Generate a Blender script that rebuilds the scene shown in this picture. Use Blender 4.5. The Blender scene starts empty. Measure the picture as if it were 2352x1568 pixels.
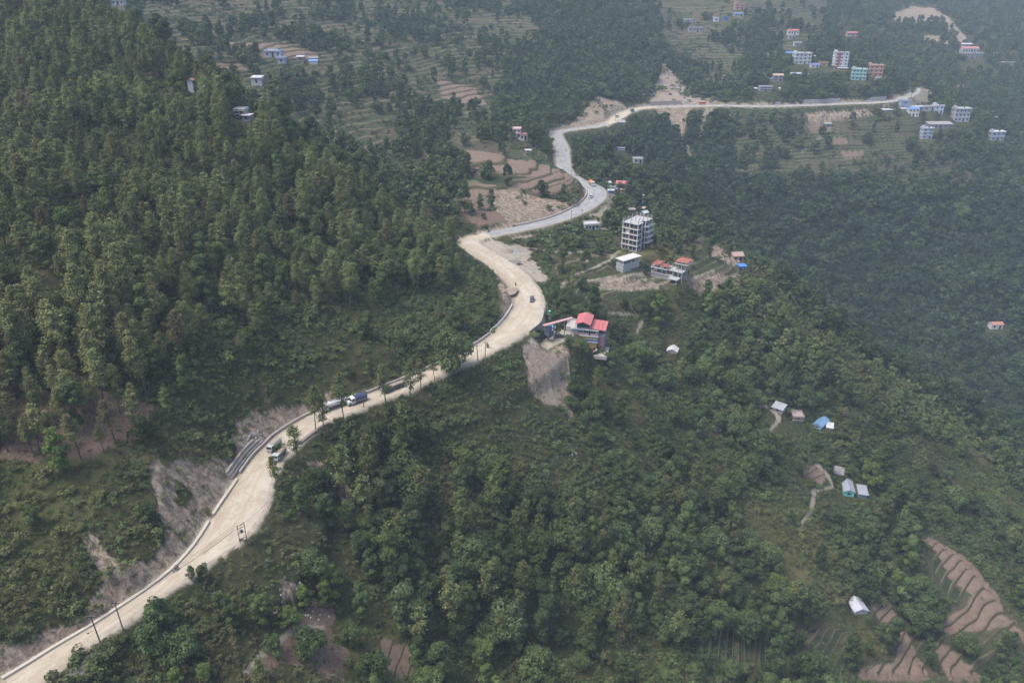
import bpy, bmesh, math, random
import numpy as np
from mathutils import Vector, Matrix

# ------------------------------------------------------------------ camera, sky, sun, exposure
SC = bpy.context.scene
COL = SC.collection
PITCH = math.radians(25.5)
cam_d = bpy.data.cameras.new('camera'); cam_d.lens = 28.0; cam_d.sensor_width = 36.0
cam_d.clip_start = 1.0; cam_d.clip_end = 12000.0
cam = bpy.data.objects.new('camera', cam_d); COL.objects.link(cam)
cam.location = (0, 0, 0); cam.rotation_euler = (math.radians(90) - PITCH, 0, 0)
SC.camera = cam
SUN_EL, SUN_AZ = math.radians(64), math.radians(-112)      # azimuth measured from +Y (view direction) clockwise
world = bpy.data.worlds.new('World'); SC.world = world; world.use_nodes = True
wn = world.node_tree; wn.nodes.clear()
wo = wn.nodes.new('ShaderNodeOutputWorld'); wb = wn.nodes.new('ShaderNodeBackground')
sky = wn.nodes.new('ShaderNodeTexSky'); sky.sky_type = 'NISHITA'; sky.sun_disc = False
sky.sun_elevation = SUN_EL; sky.sun_rotation = SUN_AZ; sky.altitude = 1400; sky.air_density = 0.7; sky.dust_density = 8.0; sky.ozone_density = 1.0
wb.inputs['Strength'].default_value = 0.145
wn.links.new(sky.outputs[0], wb.inputs[0]); wn.links.new(wb.outputs[0], wo.inputs[0])
sun_d = bpy.data.lights.new('sun', 'SUN'); sun_d.energy = 1.35; sun_d.angle = math.radians(24); sun_d.color = (1.0, 0.96, 0.90)
sun = bpy.data.objects.new('sun', sun_d); COL.objects.link(sun)
_sd = Vector((math.sin(SUN_AZ)*math.cos(SUN_EL), math.cos(SUN_AZ)*math.cos(SUN_EL), math.sin(SUN_EL)))
sun.rotation_euler = _sd.to_track_quat('Z', 'Y').to_euler()
SC.view_settings.view_transform = 'Standard'; SC.view_settings.look = 'None'
SC.view_settings.exposure = 1.24; SC.view_settings.gamma = 1.0; SC.view_settings.use_curve_mapping = False
SC.cycles.max_bounces = 5; SC.cycles.diffuse_bounces = 2; SC.cycles.glossy_bounces = 2
SC.cycles.transmission_bounces = 2; SC.cycles.transparent_max_bounces = 6; SC.cycles.volume_bounces = 2
SC.cycles.use_denoising = True; SC.cycles.sample_clamp_indirect = 4.0
SC.cycles.caustics_reflective = False; SC.cycles.caustics_refractive = False

rng = np.random.default_rng(7); random.seed(7)
def R(a): return math.radians(a)

# ------------------------------------------------------------------ pixel rays (surveying the photograph once, at 2352 x 1568)
F_, CX_, CY_ = 2352*28/36, 1176.0, 784.0
SP, CP = math.sin(PITCH), math.cos(PITCH)
def ray(u, v):
    a = (np.asarray(u, float)-CX_)/F_; b = (CY_-np.asarray(v, float))/F_
    return a, CP+b*SP, -SP+b*CP
def at_t(u, v, t):
    a, b, c = ray(u, v); return (a*t, b*t, c*t)
def at_z(u, v, z):
    a, b, c = ray(u, v); t = z/c; return (a*t, b*t, c*t)
def pix(x, y, z):
    d = y*CP - z*SP; e = y*SP + z*CP
    return CX_+F_*x/d, CY_-F_*e/d

# ------------------------------------------------------------------ value noise on numpy arrays
_tab = np.random.default_rng(3).random((256, 256))
def vnoise(x, y):
    xi = np.floor(x).astype(np.int64); yi = np.floor(y).astype(np.int64)
    fx = x-xi; fy = y-yi; fx = fx*fx*(3-2*fx); fy = fy*fy*(3-2*fy)
    a = _tab[xi & 255, yi & 255]; b = _tab[(xi+1) & 255, yi & 255]
    c = _tab[xi & 255, (yi+1) & 255]; d = _tab[(xi+1) & 255, (yi+1) & 255]
    return (a*(1-fx)+b*fx)*(1-fy)+(c*(1-fx)+d*fx)*fy
def fbm(x, y, s, oct=4, gain=0.5):
    o = 0.0; amp = 1.0; tot = 0.0; f = 1.0/s
    for i in range(oct):
        o = o+amp*(vnoise(x*f+17.3*i, y*f-9.1*i)-0.5)*2; tot += amp; amp *= gain; f *= 2.03
    return o/tot
def smooth(e0, e1, x):
    t = np.clip((x-e0)/(e1-e0), 0, 1); return t*t*(3-2*t)
# ------------------------------------------------------------------ the lie of the land: surveyed points (u, v, distance along the view axis)
ROAD_Z = -140.0
# road centre line: (u, v, z, width, surface)   surface 0 dirt, 1 asphalt
def _cv(x, y): return (x*.4403, y*.4403+878)
_E = [(1590,-90,190),(1505,75,300),(1400,235,425),(1300,415,560),(1200,570,715),(1100,725,860),(1000,860,1000),(900,960,1150),(800,1035,1285),(700,1098,1360),(600,1165,1400),(500,1235,1428),(400,1305,1475),(340,1362,1530),(275,1440,1600)]
_L = np.array([at_z(*_cv(l, y), -140)[:2] for y, l, r in _E]); _Rr = np.array([at_z(*_cv(r, y), -140)[:2] for y, l, r in _E])
def _dpl(p, Q):
    b = 1e9
    for i in range(len(Q)-1):
        a, c = Q[i], Q[i+1]; w = np.clip(np.dot(p-a, c-a)/np.dot(c-a, c-a), 0, 1); b = min(b, np.hypot(*(p-a-w*(c-a))))
    return b
_near = []
for k, (y, l, r) in enumerate(_E):
    c = (_L[k]+_Rr[k])/2
    for _ in range(3):                                   # slide to the middle between both edges
        dl, dr_ = _dpl(c, _L), _dpl(c, _Rr); c = c+(_Rr[k]-_L[k])/np.hypot(*(_Rr[k]-_L[k]))*(dr_-dl)/2
    uv = pix(c[0], c[1], -140.); _near.append((float(uv[0]), float(uv[1]), -140, float(dl+dr_), 0))
ROAD = _near+[(740,955,-140,8.5,0),(848,915,-140,7.6,0),(965,868,-140,7.8,0),(1070,820,-140,8.6,0),
 (1145,778,-140,11,0),(1198,735,-140,14,0),(1215,690,-140,13,0),(1195,648,-139.5,13,0),(1150,606,-139,13,0),(1100,575,-138.5,12,0),
 (1078,556,-138,11,0),(1100,542,-138,10,0),(1180,527,-138,9.5,1),(1250,512,-138,9.5,1),(1300,496,-138,10,1),(1345,474,-138,11.5,1),(1370,452,-138,13,1),
 (1366,432,-138,12,1),(1338,418,-138,10,1),(1310,402,-138,10,1),(1297,385,-138,11,1),(1293,360,-138,12,1),(1291,338,-138,12,1),(1282,318,-138,11,1),
 (1281,305,-138,10,1),(1310,297,-138,9,1),(1360,291,-138,9,1),(1400,281,-137,9,0),(1420,268,-137,12,0),(1445,255,-136,10,0),(1480,247,-136,9,0),
 (1560,243.5,-136,9,1),(1650,242,-136,9,1),(1750,243.5,-136,8.5,1),(1850,241,-136,8.5,1),(1950,237,-136,8.5,1),(2035,233,-136,9,1),(2075,224,-134,9,1),
 (2100,212,-132,10,1),(2104,202,-131,10,1)]
_rp = np.array([at_z(u, v, z) for u, v, z, w, s in ROAD]); _rw = np.array([r[3] for r in ROAD], float); _rs = np.array([r[4] for r in ROAD], float)
# Catmull-Rom resample
def catmull(P, n=10):
    P = np.asarray(P, float); out = []
    for i in range(len(P)-1):
        p0 = P[max(i-1, 0)]; p1 = P[i]; p2 = P[i+1]; p3 = P[min(i+2, len(P)-1)]
        for k in range(n):
            t = k/n
            out.append(0.5*((2*p1)+(-p0+p2)*t+(2*p0-5*p1+4*p2-p3)*t*t+(-p0+3*p1-3*p2+p3)*t**3))
    out.append(P[-1]); return np.array(out)
_full = catmull(np.column_stack([_rp, _rw, _rs]), 10)
# equal spacing 1.6 m
_seg = np.r_[0, np.cumsum(np.hypot(*np.diff(_full[:, :2], axis=0).T))]
_s = np.arange(0, _seg[-1], 1.6)
RD = np.column_stack([np.interp(_s, _seg, _full[:, k]) for k in range(5)])    # x y z width surface
RDs = _s
_t2 = np.gradient(RD[:, :2], axis=0); _t2 /= np.hypot(_t2[:, 0], _t2[:, 1])[:, None]; NR_ = np.column_stack([-_t2[:, 1], _t2[:, 0]])

CTRL = [ # u, v, t
 # spur crest of the pine slope and its face
 (1050,600,400),(950,545,385),(850,490,370),(700,390,365),(570,305,370),(450,225,380),(330,140,400),(230,60,420),(100,-30,460),
 (100,600,250),(300,800,242),(100,900,218),(500,700,276),(700,600,315),(300,500,290),(100,300,335),(0,0,430),(0,150,385),(900,700,318),(1040,700,345),
 (150,1150,203),(50,1350,184),(0,1000,203),(700,800,281),(500,880,251),(-150,700,235),(-150,1100,195),(-200,300,330),
 # below the road, towards the valley
 (1000,1400,245),(700,1300,229),(1300,1300,281),(1300,1050,312),(1600,1200,330),(1600,1500,278),(1000,1560,232),(500,1500,192),(300,1560,182),(1300,1560,258),
 (1900,1568,312),(1700,1000,375),(1900,1300,345),(1975,1400,340),(2100,1500,338),(2250,1300,380),(2352,1560,336),(1300,900,338),(1260,850,330),(1500,850,395),
 (1600,700,430),(1450,680,405),(1300,600,428),(1250,550,452),(1350,785,357),(1285,778,348),(1340,560,450),
 # near spur crest at the right
 (1460,585,434),(1640,600,452),(1715,640,465),(1851,740,468),(1991,850,455),(2101,930,445),(2218,1020,433),(2352,1200,410),(1830,955,403),(1950,1130,388),
 (1600,540,490),(1600,480,600),(1500,520,540),(1540,600,440),
 # ravine and forest behind it
 (1900,330,820),(1900,450,760),(1900,600,735),(1900,725,700),(2200,900,665),(2100,820,690),(2300,745,700),(2350,600,760),(2352,1000,640),(2352,350,880),
 (2100,500,775),(2150,650,735),(1760,660,640),(2352,150,1150),(2250,230,1010),(2230,145,1130),(2100,40,1330),(2352,0,1650),(2000,0,1500),(2000,100,1120),
 (1750,330,805),(1700,450,740),(1650,560,665),(1600,400,745),(1570,350,790),(1520,290,805),(1450,400,640),(1400,340,710),
 # hillside with the far village
 (1843,140,935),(1925,150,935),(1990,180,915),(1700,30,1070),(1600,65,1060),(1800,0,1170),(1500,0,1130),(1500,180,890),(1540,140,925),(1700,150,950),(1600,205,890),(2150,210,960),(2200,270,900),
 (1400,200,840),(1250,260,742),(1300,100,900),(1300,0,1000),(1150,150,815),(1400,80,960),
 # terraced hillside behind the pine spur
 (1200,430,497),(1150,390,518),(1080,350,552),(1300,420,522),(1200,330,595),(1280,380,546),(1000,430,495),(950,420,500),(1120,480,462),(1230,480,486),
 (850,380,535),(900,250,650),(1050,180,760),(1100,250,690),(600,130,645),(450,60,700),(300,10,735),(560,270,520),(450,170,590),(700,200,640),(800,100,760),
 (1000,60,900),(1150,30,980),(700,0,880),(1000,0,1000),(700,300,560),(1000,310,610),(1195,300,610),(1180,250,700)]
_c = np.array([at_t(*c) for c in CTRL])
_r = _rp[::1]
_extra = np.array([(-900,1300,60),(-400,1600,110),(100,1800,110),(600,2100,90),(1200,2400,120),(1500,1500,60),(-900,700,80),(-700,400,60),(-420,250,-5),(-250,120,-45),
 (-180,60,-85),(-60,60,-135),(60,60,-190),(200,80,-240),(420,150,-290),(700,500,-240),(1000,900,-120),(0,2600,150),(-1200,2200,150),(1600,2800,160),(1500,300,-100)], float)
PTS = np.vstack([_c, _r, _extra]); _cc = 22.0
def _k(dx, dy): return np.sqrt(dx*dx+dy*dy+_cc*_cc)
_S = 100.0
_n = len(PTS)
_K = _k(PTS[:, None, 0]-PTS[None, :, 0], PTS[:, None, 1]-PTS[None, :, 1])/_S
_P = np.column_stack([np.ones(_n), PTS[:, 0]/_S, PTS[:, 1]/_S])
_sm = np.r_[np.full(len(_c), -0.06), np.full(len(_r), -0.004), np.full(len(_extra), -0.3)]
_A = np.block([[_K+np.diag(_sm), _P], [_P.T, np.zeros((3, 3))]])
_W = np.linalg.solve(_A, np.r_[PTS[:, 2], 0, 0, 0])
def rbf(X, Y):
    sh = X.shape; X = X.ravel(); Y = Y.ravel(); out = np.empty(len(X))
    for i in range(0, len(X), 60000):
        x = X[i:i+60000]; y = Y[i:i+60000]
        k = _k(x[:, None]-PTS[None, :, 0], y[:, None]-PTS[None, :, 1])/_S
        out[i:i+60000] = k@_W[:_n]+_W[_n]+_W[_n+1]*x/_S+_W[_n+2]*y/_S
    return out.reshape(sh)

# polar sheet of ground, fine near the road and coarser with distance
NR, NA = 1180, 900
RR = 60*np.exp(np.linspace(0, math.log(3300/60), NR))
AA = np.linspace(R(-47), R(47), NA)
GX = RR[:, None]*np.sin(AA)[None, :]; GY = RR[:, None]*np.cos(AA)[None, :]
# coarse rbf then bilinear up
_sr = np.linspace(0, NR-1, 296); _sa = np.linspace(0, NA-1, 226)
_cr = 60*np.exp(_sr/(NR-1)*math.log(3300/60)); _ca = R(-47)+_sa/(NA-1)*R(94)
_cz = rbf(_cr[:, None]*np.sin(_ca)[None], _cr[:, None]*np.cos(_ca)[None])
def upsample(c):
    i = np.arange(NR)*(295/(NR-1)); i0 = np.clip(i.astype(int), 0, 294); f = (i-i0)[:, None]
    j = np.arange(NA)*(225/(NA-1)); j0 = np.clip(j.astype(int), 0, 224); g = (j-j0)[None]
    a = c[i0][:, j0]; b = c[i0+1][:, j0]; d = c[i0][:, j0+1]; e = c[i0+1][:, j0+1]
    return (a*(1-f)+b*f)*(1-g)+(d*(1-f)+e*f)*g
GZ = upsample(_cz)
def sample(G, x, y):
    r = np.hypot(x, y); i = np.log(np.maximum(r, 60.01)/60)/math.log(3300/60)*(NR-1); j = (np.arctan2(x, y)-R(-47))/R(94)*(NA-1)
    i = np.clip(i, 0, NR-1.001); j = np.clip(j, 0, NA-1.001); i0 = i.astype(int); j0 = j.astype(int); f = i-i0; g = j-j0
    return (G[i0, j0]*(1-f)+G[i0+1, j0]*f)*(1-g)+(G[i0, j0+1]*(1-f)+G[i0+1, j0+1]*f)*g
def hit(u, v, G=None):
    """where the view rays through photo points (u, v) first meet the ground"""
    G = GZ if G is None else G
    u = np.atleast_1d(np.asarray(u, float)); v = np.atleast_1d(np.asarray(v, float)); a, b, c = ray(u, v)
    ts = 90*np.exp(np.linspace(0, math.log(2600/90), 1500))
    X = a[:, None]*ts; Y = b[:, None]*ts; Z = c[:, None]*ts
    H = sample(G, X, Y)-Z
    k = np.argmax(H > 0, axis=1); k = np.where(k == 0, len(ts)-1, k)
    ii = np.arange(len(u)); h0 = H[ii, k-1]; h1 = H[ii, k]; w = np.clip(h0/(h0-h1+1e-9), 0, 1)
    t = ts[k-1]+(ts[k]-ts[k-1])*w
    return np.column_stack([a*t, b*t, c*t])
def gz(x, y): return float(sample(GZ, np.array([x], float), np.array([y], float))[0])

# distance of every ground vertex to the road
def road_dist(X, Y, step=1):
    x = X.ravel(); y = Y.ravel(); D = np.full(len(x), 1e9); I = np.zeros(len(x), int)
    rd = RD[::3]
    m = np.where((x > RD[:, 0].min()-90) & (x < RD[:, 0].max()+90) & (y > RD[:, 1].min()-90) & (y < RD[:, 1].max()+90))[0]
    for i in range(0, len(m), 80000):
        s = m[i:i+80000]
        d = (x[s, None]-rd[None, :, 0])**2+(y[s, None]-rd[None, :, 1])**2
        k = d.argmin(1); D[s] = np.sqrt(d[np.arange(len(s)), k]); I[s] = k*3
    near = np.where(D < 40)[0]
    for off in (-2, -1, 1, 2):
        kk = np.clip(I[near]+off, 0, len(RD)-1); d = np.hypot(x[near]-RD[kk, 0], y[near]-RD[kk, 1]); b = d < D[near]
        D[near] = np.where(b, d, D[near])
    return D.reshape(X.shape), I.reshape(X.shape)
DR, IR = road_dist(GX, GY)

# polygons in plan -> soft masks
def plan(poly, close=True, G=None):
    P = []
    q = list(poly)+[poly[0]] if close else list(poly)
    for (a, b), (c, d) in zip(q[:-1], q[1:]):
        n = max(1, int(math.hypot(c-a, d-b)/25))
        for k in range(n): P.append((a+(c-a)*k/n, b+(d-b)*k/n))
    if not close: P.append(q[-1])
    P = np.array(P); return hit(P[:, 0], P[:, 1], G)
def inside(X, Y, P):
    x = X.ravel(); y = Y.ravel(); m = np.zeros(len(x), bool)
    bb = np.where((x > P[:, 0].min()) & (x < P[:, 0].max()) & (y > P[:, 1].min()) & (y < P[:, 1].max()))[0]
    xb = x[bb]; yb = y[bb]; c = np.zeros(len(bb), bool)
    for i in range(len(P)):
        x1, y1 = P[i-1, 0], P[i-1, 1]; x2, y2 = P[i, 0], P[i, 1]
        if y1 == y2: continue
        k = ((y1 > yb) != (y2 > yb)) & (xb < (x2-x1)*(yb-y1)/(y2-y1)+x1); c ^= k
    m[bb] = c; return m.reshape(X.shape)
# ------------------------------------------------------------------ detail relief, masks, road bench, terraces, building pads
_zr = RD[IR, 2]; _d0 = DR-RD[IR, 3]/2
GZ = np.minimum(np.maximum(GZ, _zr-.12-np.maximum(_d0-.7, 0)*.85-np.maximum(_d0-14.7, 0)*3), _zr-.12+np.maximum(_d0-1.2, 0)*1.2+np.maximum(_d0-17.2, 0)*3)
PU, PV = pix(GX, GY, GZ); TD = GY*CP-GZ*SP           # where each ground vertex lies in the photo, and how far
_wob = np.clip(TD, 150, 1200)
NU = fbm(GX, GY, 8, 4, .65)*2.6*F_/_wob; NV = fbm(GX+300, GY-200, 8, 4, .65)*2.0*F_/_wob
def mask(poly, t0=0, t1=1e9, soft=True):
    P = np.array(poly, float)
    m = inside(PU+NU, PV+NV, P) & (TD > t0) & (TD < t1)
    return m.astype(np.float32)
def masks(polys): 
    m = np.zeros(GX.shape, np.float32)
    for p in polys:
        if isinstance(p, tuple): m = np.maximum(m, mask(p[0], p[1], p[2]))
        else: m = np.maximum(m, mask(p))
    return m
def blur(G, n=1):
    for _ in range(n):
        A = np.pad(G, 1, 'edge'); G = (A[1:-1, 1:-1]*2+A[:-2, 1:-1]+A[2:, 1:-1]+A[1:-1, :-2]+A[1:-1, 2:])/6
    return G
TER_FAR = masks([([(120,0),(1180,0),(1240,60),(1300,140),(1150,180),(1130,250),(1160,330),(1000,330),(980,400),(850,380),(600,260),(450,170),(300,40)],480,1200),
                 ([(1500,0),(1900,0),(1880,100),(1700,150),(1640,215),(1560,150),(1530,120)],700,1300),
                 ([(1690,258),(2160,275),(2180,330),(2260,400),(2200,440),(1900,400),(1680,415)],600,1000),
                 ([(840,350),(1000,340),(1010,440),(900,450)],480,700)])
TER_MID = masks([([(1000,330),(1160,300),(1260,360),(1330,390),(1345,425),(1310,440),(1160,450),(1050,480),(1030,470),(1060,400)],460,640),
                 ([(1250,575),(1420,590),(1560,600),(1560,520),(1700,570),(1710,640),(1600,665),(1450,690),(1350,700),(1280,650)],380,560)])
TER_LOW = masks([([(2090,1220),(2150,1225),(2250,1310),(2300,1370),(2352,1420),(2352,1568),(1960,1568),(1965,1530),(2040,1500),(1990,1410),(1985,1345),(2030,1345),(2100,1440),(2170,1400)],0,600),
                 ([(1600,1430),(1960,1430),(1960,1568),(1560,1568)],0,450)])
_keepNU, _keepNV = NU, NV; NU, NV = NU*.45, NV*.45
SOIL = masks([([(1145,440),(1180,425),(1245,402),(1310,398),(1322,412),(1265,430),(1240,446),(1200,438),(1160,446)],440,640),
              ([(1250,440),(1300,422),(1330,415),(1300,440),(1262,447)],440,640),
              ([(1050,440),(1090,425),(1140,430),(1145,470),(1070,480)],440,640),
              ([(1110,350),(1060,345),(1075,390),(1130,392),(1160,400),(1230,410),(1290,395),(1230,375),(1180,370)],440,640),
              ([(1000,185),(1090,205),(1120,245),(1020,240)],600,900),
              ([(480,100),(640,105),(740,130),(700,140),(560,125)],480,900),([(420,150),(590,150),(560,165),(440,165)],480,900),
              ([(1850,290),(1880,270),(1900,300),(1870,310)],600,1000),([(1912,318),(1945,322),(1950,336),(1915,332)],600,1000),([(1930,350),(1985,348),(1980,362),(1935,366)],600,1000),
              ([(2098,1228),(2140,1236),(2235,1300),(2290,1365),(2312,1440),(2200,1462),(2120,1440),(2215,1400),(2232,1370),(2180,1330),(2150,1270)],0,600),
              ([(2225,1365),(2265,1375),(2352,1460),(2352,1480),(2290,1420)],0,600),
              ([(1992,1350),(2018,1350),(2030,1375),(2062,1420),(2085,1460),(2112,1520),(2140,1568),(1972,1568),(1972,1535),(2055,1528),(2062,1490),(2030,1450),(1998,1395)],0,600),
              ([(2140,1478),(2175,1485),(2235,1540),(2262,1568),(2180,1568)],0,600),
              ([(872,1470),(898,1465),(912,1500),(932,1568),(888,1568)],0,400),([(905,1480),(935,1475),(960,1530),(950,1568),(935,1568)],0,400),
              ([(1840,1070),(1880,1062),(1900,1090),(1890,1110),(1850,1095)],0,500)])
NU, NV = _keepNU, _keepNV
BARE = masks([([_cv(*q) for q in [(0,1500),(0,1430),(180,1370),(330,1265),(440,1180),(480,1090),(600,1020),(560,950),(470,880),(430,830),(440,790),(500,790),(545,880),(620,930),(760,960),(830,930),(865,850),(875,750),(838,715),(800,600),(790,490),(850,465),(925,500),(915,600),(960,650),(1010,600),(960,520),(890,470),(905,400),(960,390),(1040,430),(1120,390),(1215,400),(1225,340),(1180,300),(1210,210),(1330,150),(1600,100),(1650,150),(1440,262),(1400,320),(1270,480),(1160,660),(1010,840),(890,970),(710,1090),(510,1230),(310,1350)]],0,360),
              ([(350,1065),(365,1048),(398,1075),(410,1110),(405,1160),(372,1172),(358,1110)],0,330),([(190,1240),(225,1230),(258,1290),(285,1330),(250,1350),(205,1290)],0,330),
              ([(1135,640),(1165,640),(1192,655),(1195,690),(1175,735),(1150,740),(1152,690)],0,440),
              ([(640,1335),(690,1345),(705,1375),(660,1380)],0,300),
              ([(700,1060),(740,1060),(790,1100),(820,1150),(800,1165),(740,1100)],0,330),
              ([(1110,455),(1150,440),(1230,447),(1325,470),(1340,480),(1300,498),(1180,520),(1140,490)],440,560),
              ([(1195,795),(1300,790),(1302,850),(1305,900),(1318,965),(1290,935),(1250,925),(1215,880)],0,420),
              ([(1375,645),(1400,640),(1450,645),(1500,640),(1510,662),(1440,668),(1380,664)],380,560),([(1560,655),(1620,640),(1690,632),(1700,650),(1640,665),(1580,672)],380,560),([(1340,588),(1350,586),(1356,612),(1346,616)],380,560),([(1430,695),(1520,700),(1500,712),(1440,706)],380,560),
              ([(1640,560),(1670,565),(1660,590),(1700,600),(1690,615),(1630,590)],380,560),
              ([(1310,290),(1335,262),(1372,220),(1400,228),(1432,240),(1443,252),(1400,280),(1350,290)],650,950),
              ([(1492,228),(1512,180),(1524,145),(1545,165),(1562,205),(1600,222),(1648,225),(1648,243),(1492,243)],700,1000),
              ([(1500,248),(1590,248),(1575,285),(1560,320),(1540,290)],640,900),([(1620,248),(1645,247),(1625,300),(1595,345),(1600,300)],640,900),([(1575,330),(1590,360),(1600,420),(1590,420),(1572,360)],600,900),
              ([(2040,40),(2095,14),(2140,18),(2180,42),(2225,95),(2205,97),(2160,55),(2110,50),(2070,52)],1000,2000),
              ([(2100,84),(2160,84),(2190,104),(2130,103)],900,2000),
              ([(1850,262),(1990,252),(2010,262),(1960,275),(1870,290)],700,1000)])
DUST = masks([([(1085,557),(1135,552),(1205,572),(1250,632),(1262,645),(1215,648),(1160,625),(1120,600)],380,470),
              ([(1225,765),(1250,745),(1295,748),(1330,748),(1330,790),(1290,782),(1250,792),(1205,802)],300,420),
              ([(1380,425),(1460,425),(1460,452),(1400,470),(1385,500),(1350,500),(1390,470)],450,560),
              ([(2060,232),(2110,200),(2160,215),(2120,240)],800,1000)])
NU, NV = _keepNU, _keepNV
EARTH = masks([([(540,1560),(590,1500),(640,1470),(690,1430),(720,1380),(760,1400),(770,1470),(800,1500),(780,1568),(700,1520),(640,1520),(580,1568)],0,300),([(0,880),(200,900),(345,930),(335,1000),(200,1060),(0,1055)],0,330),([(1195,640),(1140,640),(1150,740),(1180,735)],0,440),([(1640,970),(1740,980),(1760,1010),(1650,1000)],0,450),([(1040,500),(1060,470),(1150,455),(1220,450),(1230,500),(1100,520)],440,560)])
RUBBLE = masks([([(1150,556),(1205,570),(1262,645),(1230,630),(1190,600),(1170,575)],380,470),([(1210,805),(1285,805),(1300,900),(1312,965),(1290,935),(1252,920)],0,420),
                ([(1494,225),(1514,175),(1550,175),(1600,225),(1645,243),(1570,250),(1500,245)],640,1000)])
LAWN = masks([([(1120,300),(1165,320),(1250,360),(1180,372),(1140,345)],440,640),([(400,1000),(480,1010),(520,1060),(440,1095),(330,1080),(250,1050),(330,1010)],0,330),
              ([(0,950),(200,980),(350,1020),(260,1100),(180,1240),(120,1400),(0,1450)],0,300),([(1700,1150),(1880,1180),(1930,1330),(1820,1360),(1720,1240)],0,450),
              ([(830,370),(1000,365),(1000,425),(860,420)],480,700),([(2260,1380),(2300,1440),(2290,1460),(2240,1420)],0,600),([(1940,1420),(2000,1450),(2040,1500),(1970,1530),(1950,1480)],0,500),
              ([(1250,570),(1700,560),(1720,650),(1500,720),(1280,650)],380,560),([(700,1500),(820,1400),(940,1420),(900,1470),(800,1560)],0,300)])
PATHS = [[(1200,570),(1280,582),(1360,585),(1400,585),(1420,575)],[(1415,585),(1400,600),(1360,622),(1310,640),(1290,660)],[(1290,655),(1340,650),(1440,640),(1520,628),(1560,650),(1640,628)],
         [(1400,480),(1408,500),(1395,520),(1370,525)],[(1392,478),(1380,505),(1368,522)],[(1380,665),(1470,668),(1560,655),(1600,645)],[(1400,715),(1485,722),(1470,745),(1460,765)],
         [(1876,1065),(1900,1085),(1915,1115)],[(1910,1118),(1870,1125),(1865,1170),(1840,1210)],[(1440,335),(1455,320),(1500,300)],[(1690,905),(1730,930),(1770,935),(1790,965),(1770,985)],
         [(560,1545),(620,1480),(680,1440),(740,1440)],[(1910,295),(1870,330),(1840,350)],[(1290,540),(1180,545)],[(1340,350),(1370,378),(1385,395)]]
PATH = np.zeros(GX.shape, np.float32)
for p in PATHS:
    for (a, b), (c, d) in zip(p[:-1], p[1:]):
        L2 = (c-a)**2+(d-b)**2; w = np.clip(((PU-a)*(c-a)+(PV-b)*(d-b))/L2, 0, 1)
        dd = np.hypot(PU+NU*.3-(a+w*(c-a)), (PV+NV*.3-(b+w*(d-b)))*1.6)*TD/F_
        near = (TD > 150) & (TD < 1000) & (np.abs(GZ) > 0)
        PATH = np.maximum(PATH, ((dd < 1.0) & near).astype(np.float32))
_cd = PV-np.interp(PU, [1640,1715,1785,1851,1945,1991,2051,2101,2191,2218,2268,2352], [560,615,665,722,769,822,865,899,939,989,1045,1150])
LAWN = np.maximum(LAWN, ((_cd+NV > 8) & (_cd+NV < 62+NU*2) & (PU > 1640) & (TD < 520)).astype(np.float32)*.8)
_side = (GX-RD[IR, 0])*NR_[IR, 0]+(GY-RD[IR, 1])*NR_[IR, 1]; _dd = DR-RD[IR, 3]/2
_bank = (_side > 0) & (_dd < 3.5+5.5*(fbm(GX, GY, 16, 3)+.25)) & (_dd > 0) & (TD < 345) & (PU < 760)
_bank |= (_side > 0) & (_dd < 2.5+3*fbm(GX, GY, 12, 3)) & (_dd > 0) & (TD < 900) & (PV < 740)
BARE = np.maximum(BARE, _bank.astype(np.float32))
TERR = blur(np.maximum(np.maximum(TER_FAR, TER_MID), TER_LOW), 3)
# relief
calm = 1-0.75*TERR
away = smooth(0, 25, DR-_rw.mean()/2)
big = fbm(GX, GY, 70, 4, 0.55)*4.0*smooth(120, 260, TD+0*GX)
rid = (1-np.abs(fbm(GX*1.4+50, GY*0.8, 26, 3))*2.2)*1.2
fine = fbm(GX, GY, 5.5, 3, 0.6)*0.5
GZ = GZ+(big+rid*0.8)*calm*away*0.7+fine*calm*away
barem = blur(np.maximum(BARE, RUBBLE), 2)
GZ = GZ+barem*away*(np.abs(fbm(GX*1.8, GY*1.8+30, 7, 4, 0.62))*1.6-0.5)
# road bench
hw = RD[IR, 3]/2; zr = RD[IR, 2]; d = DR-hw
_jit = fbm(GX, GY, 7, 3)*0.9
dd = np.maximum(d-0.7, 0); du = np.maximum(d-1.2, 0)
_lo = zr-0.12-dd*0.85-np.minimum(dd, 4)*0.25*_jit-np.maximum(dd-14, 0)*3
_hi = zr-0.12+du*1.2+np.minimum(du, 5)*0.35*_jit+np.maximum(du-16, 0)*3
GZ = np.minimum(np.maximum(GZ, _lo), _hi)
GZ = np.where(d < 0.9, zr-0.22, GZ)
# terraces
hstep = np.where(TER_LOW > 0, 1.7, np.where(TER_MID > 0, 2.3, 2.4))
hstep = blur(hstep, 6)
PH = (GZ+fbm(GX, GY, 34, 3)*2.2+fbm(GX, GY, 9, 2)*0.35)/2.3
PH = np.where(TERR > 0, (GZ+fbm(GX, GY, 34, 3)*2.0+fbm(GX, GY, 9, 2)*0.3)/hstep, PH)
fr = PH-np.floor(PH); st = smooth(0.0, 0.22, fr)          # riser then flat tread
tm = TERR*smooth(1, 7, d)
GZ = GZ+tm*((st+0.12*fr-fr)*hstep*0.85)
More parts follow.
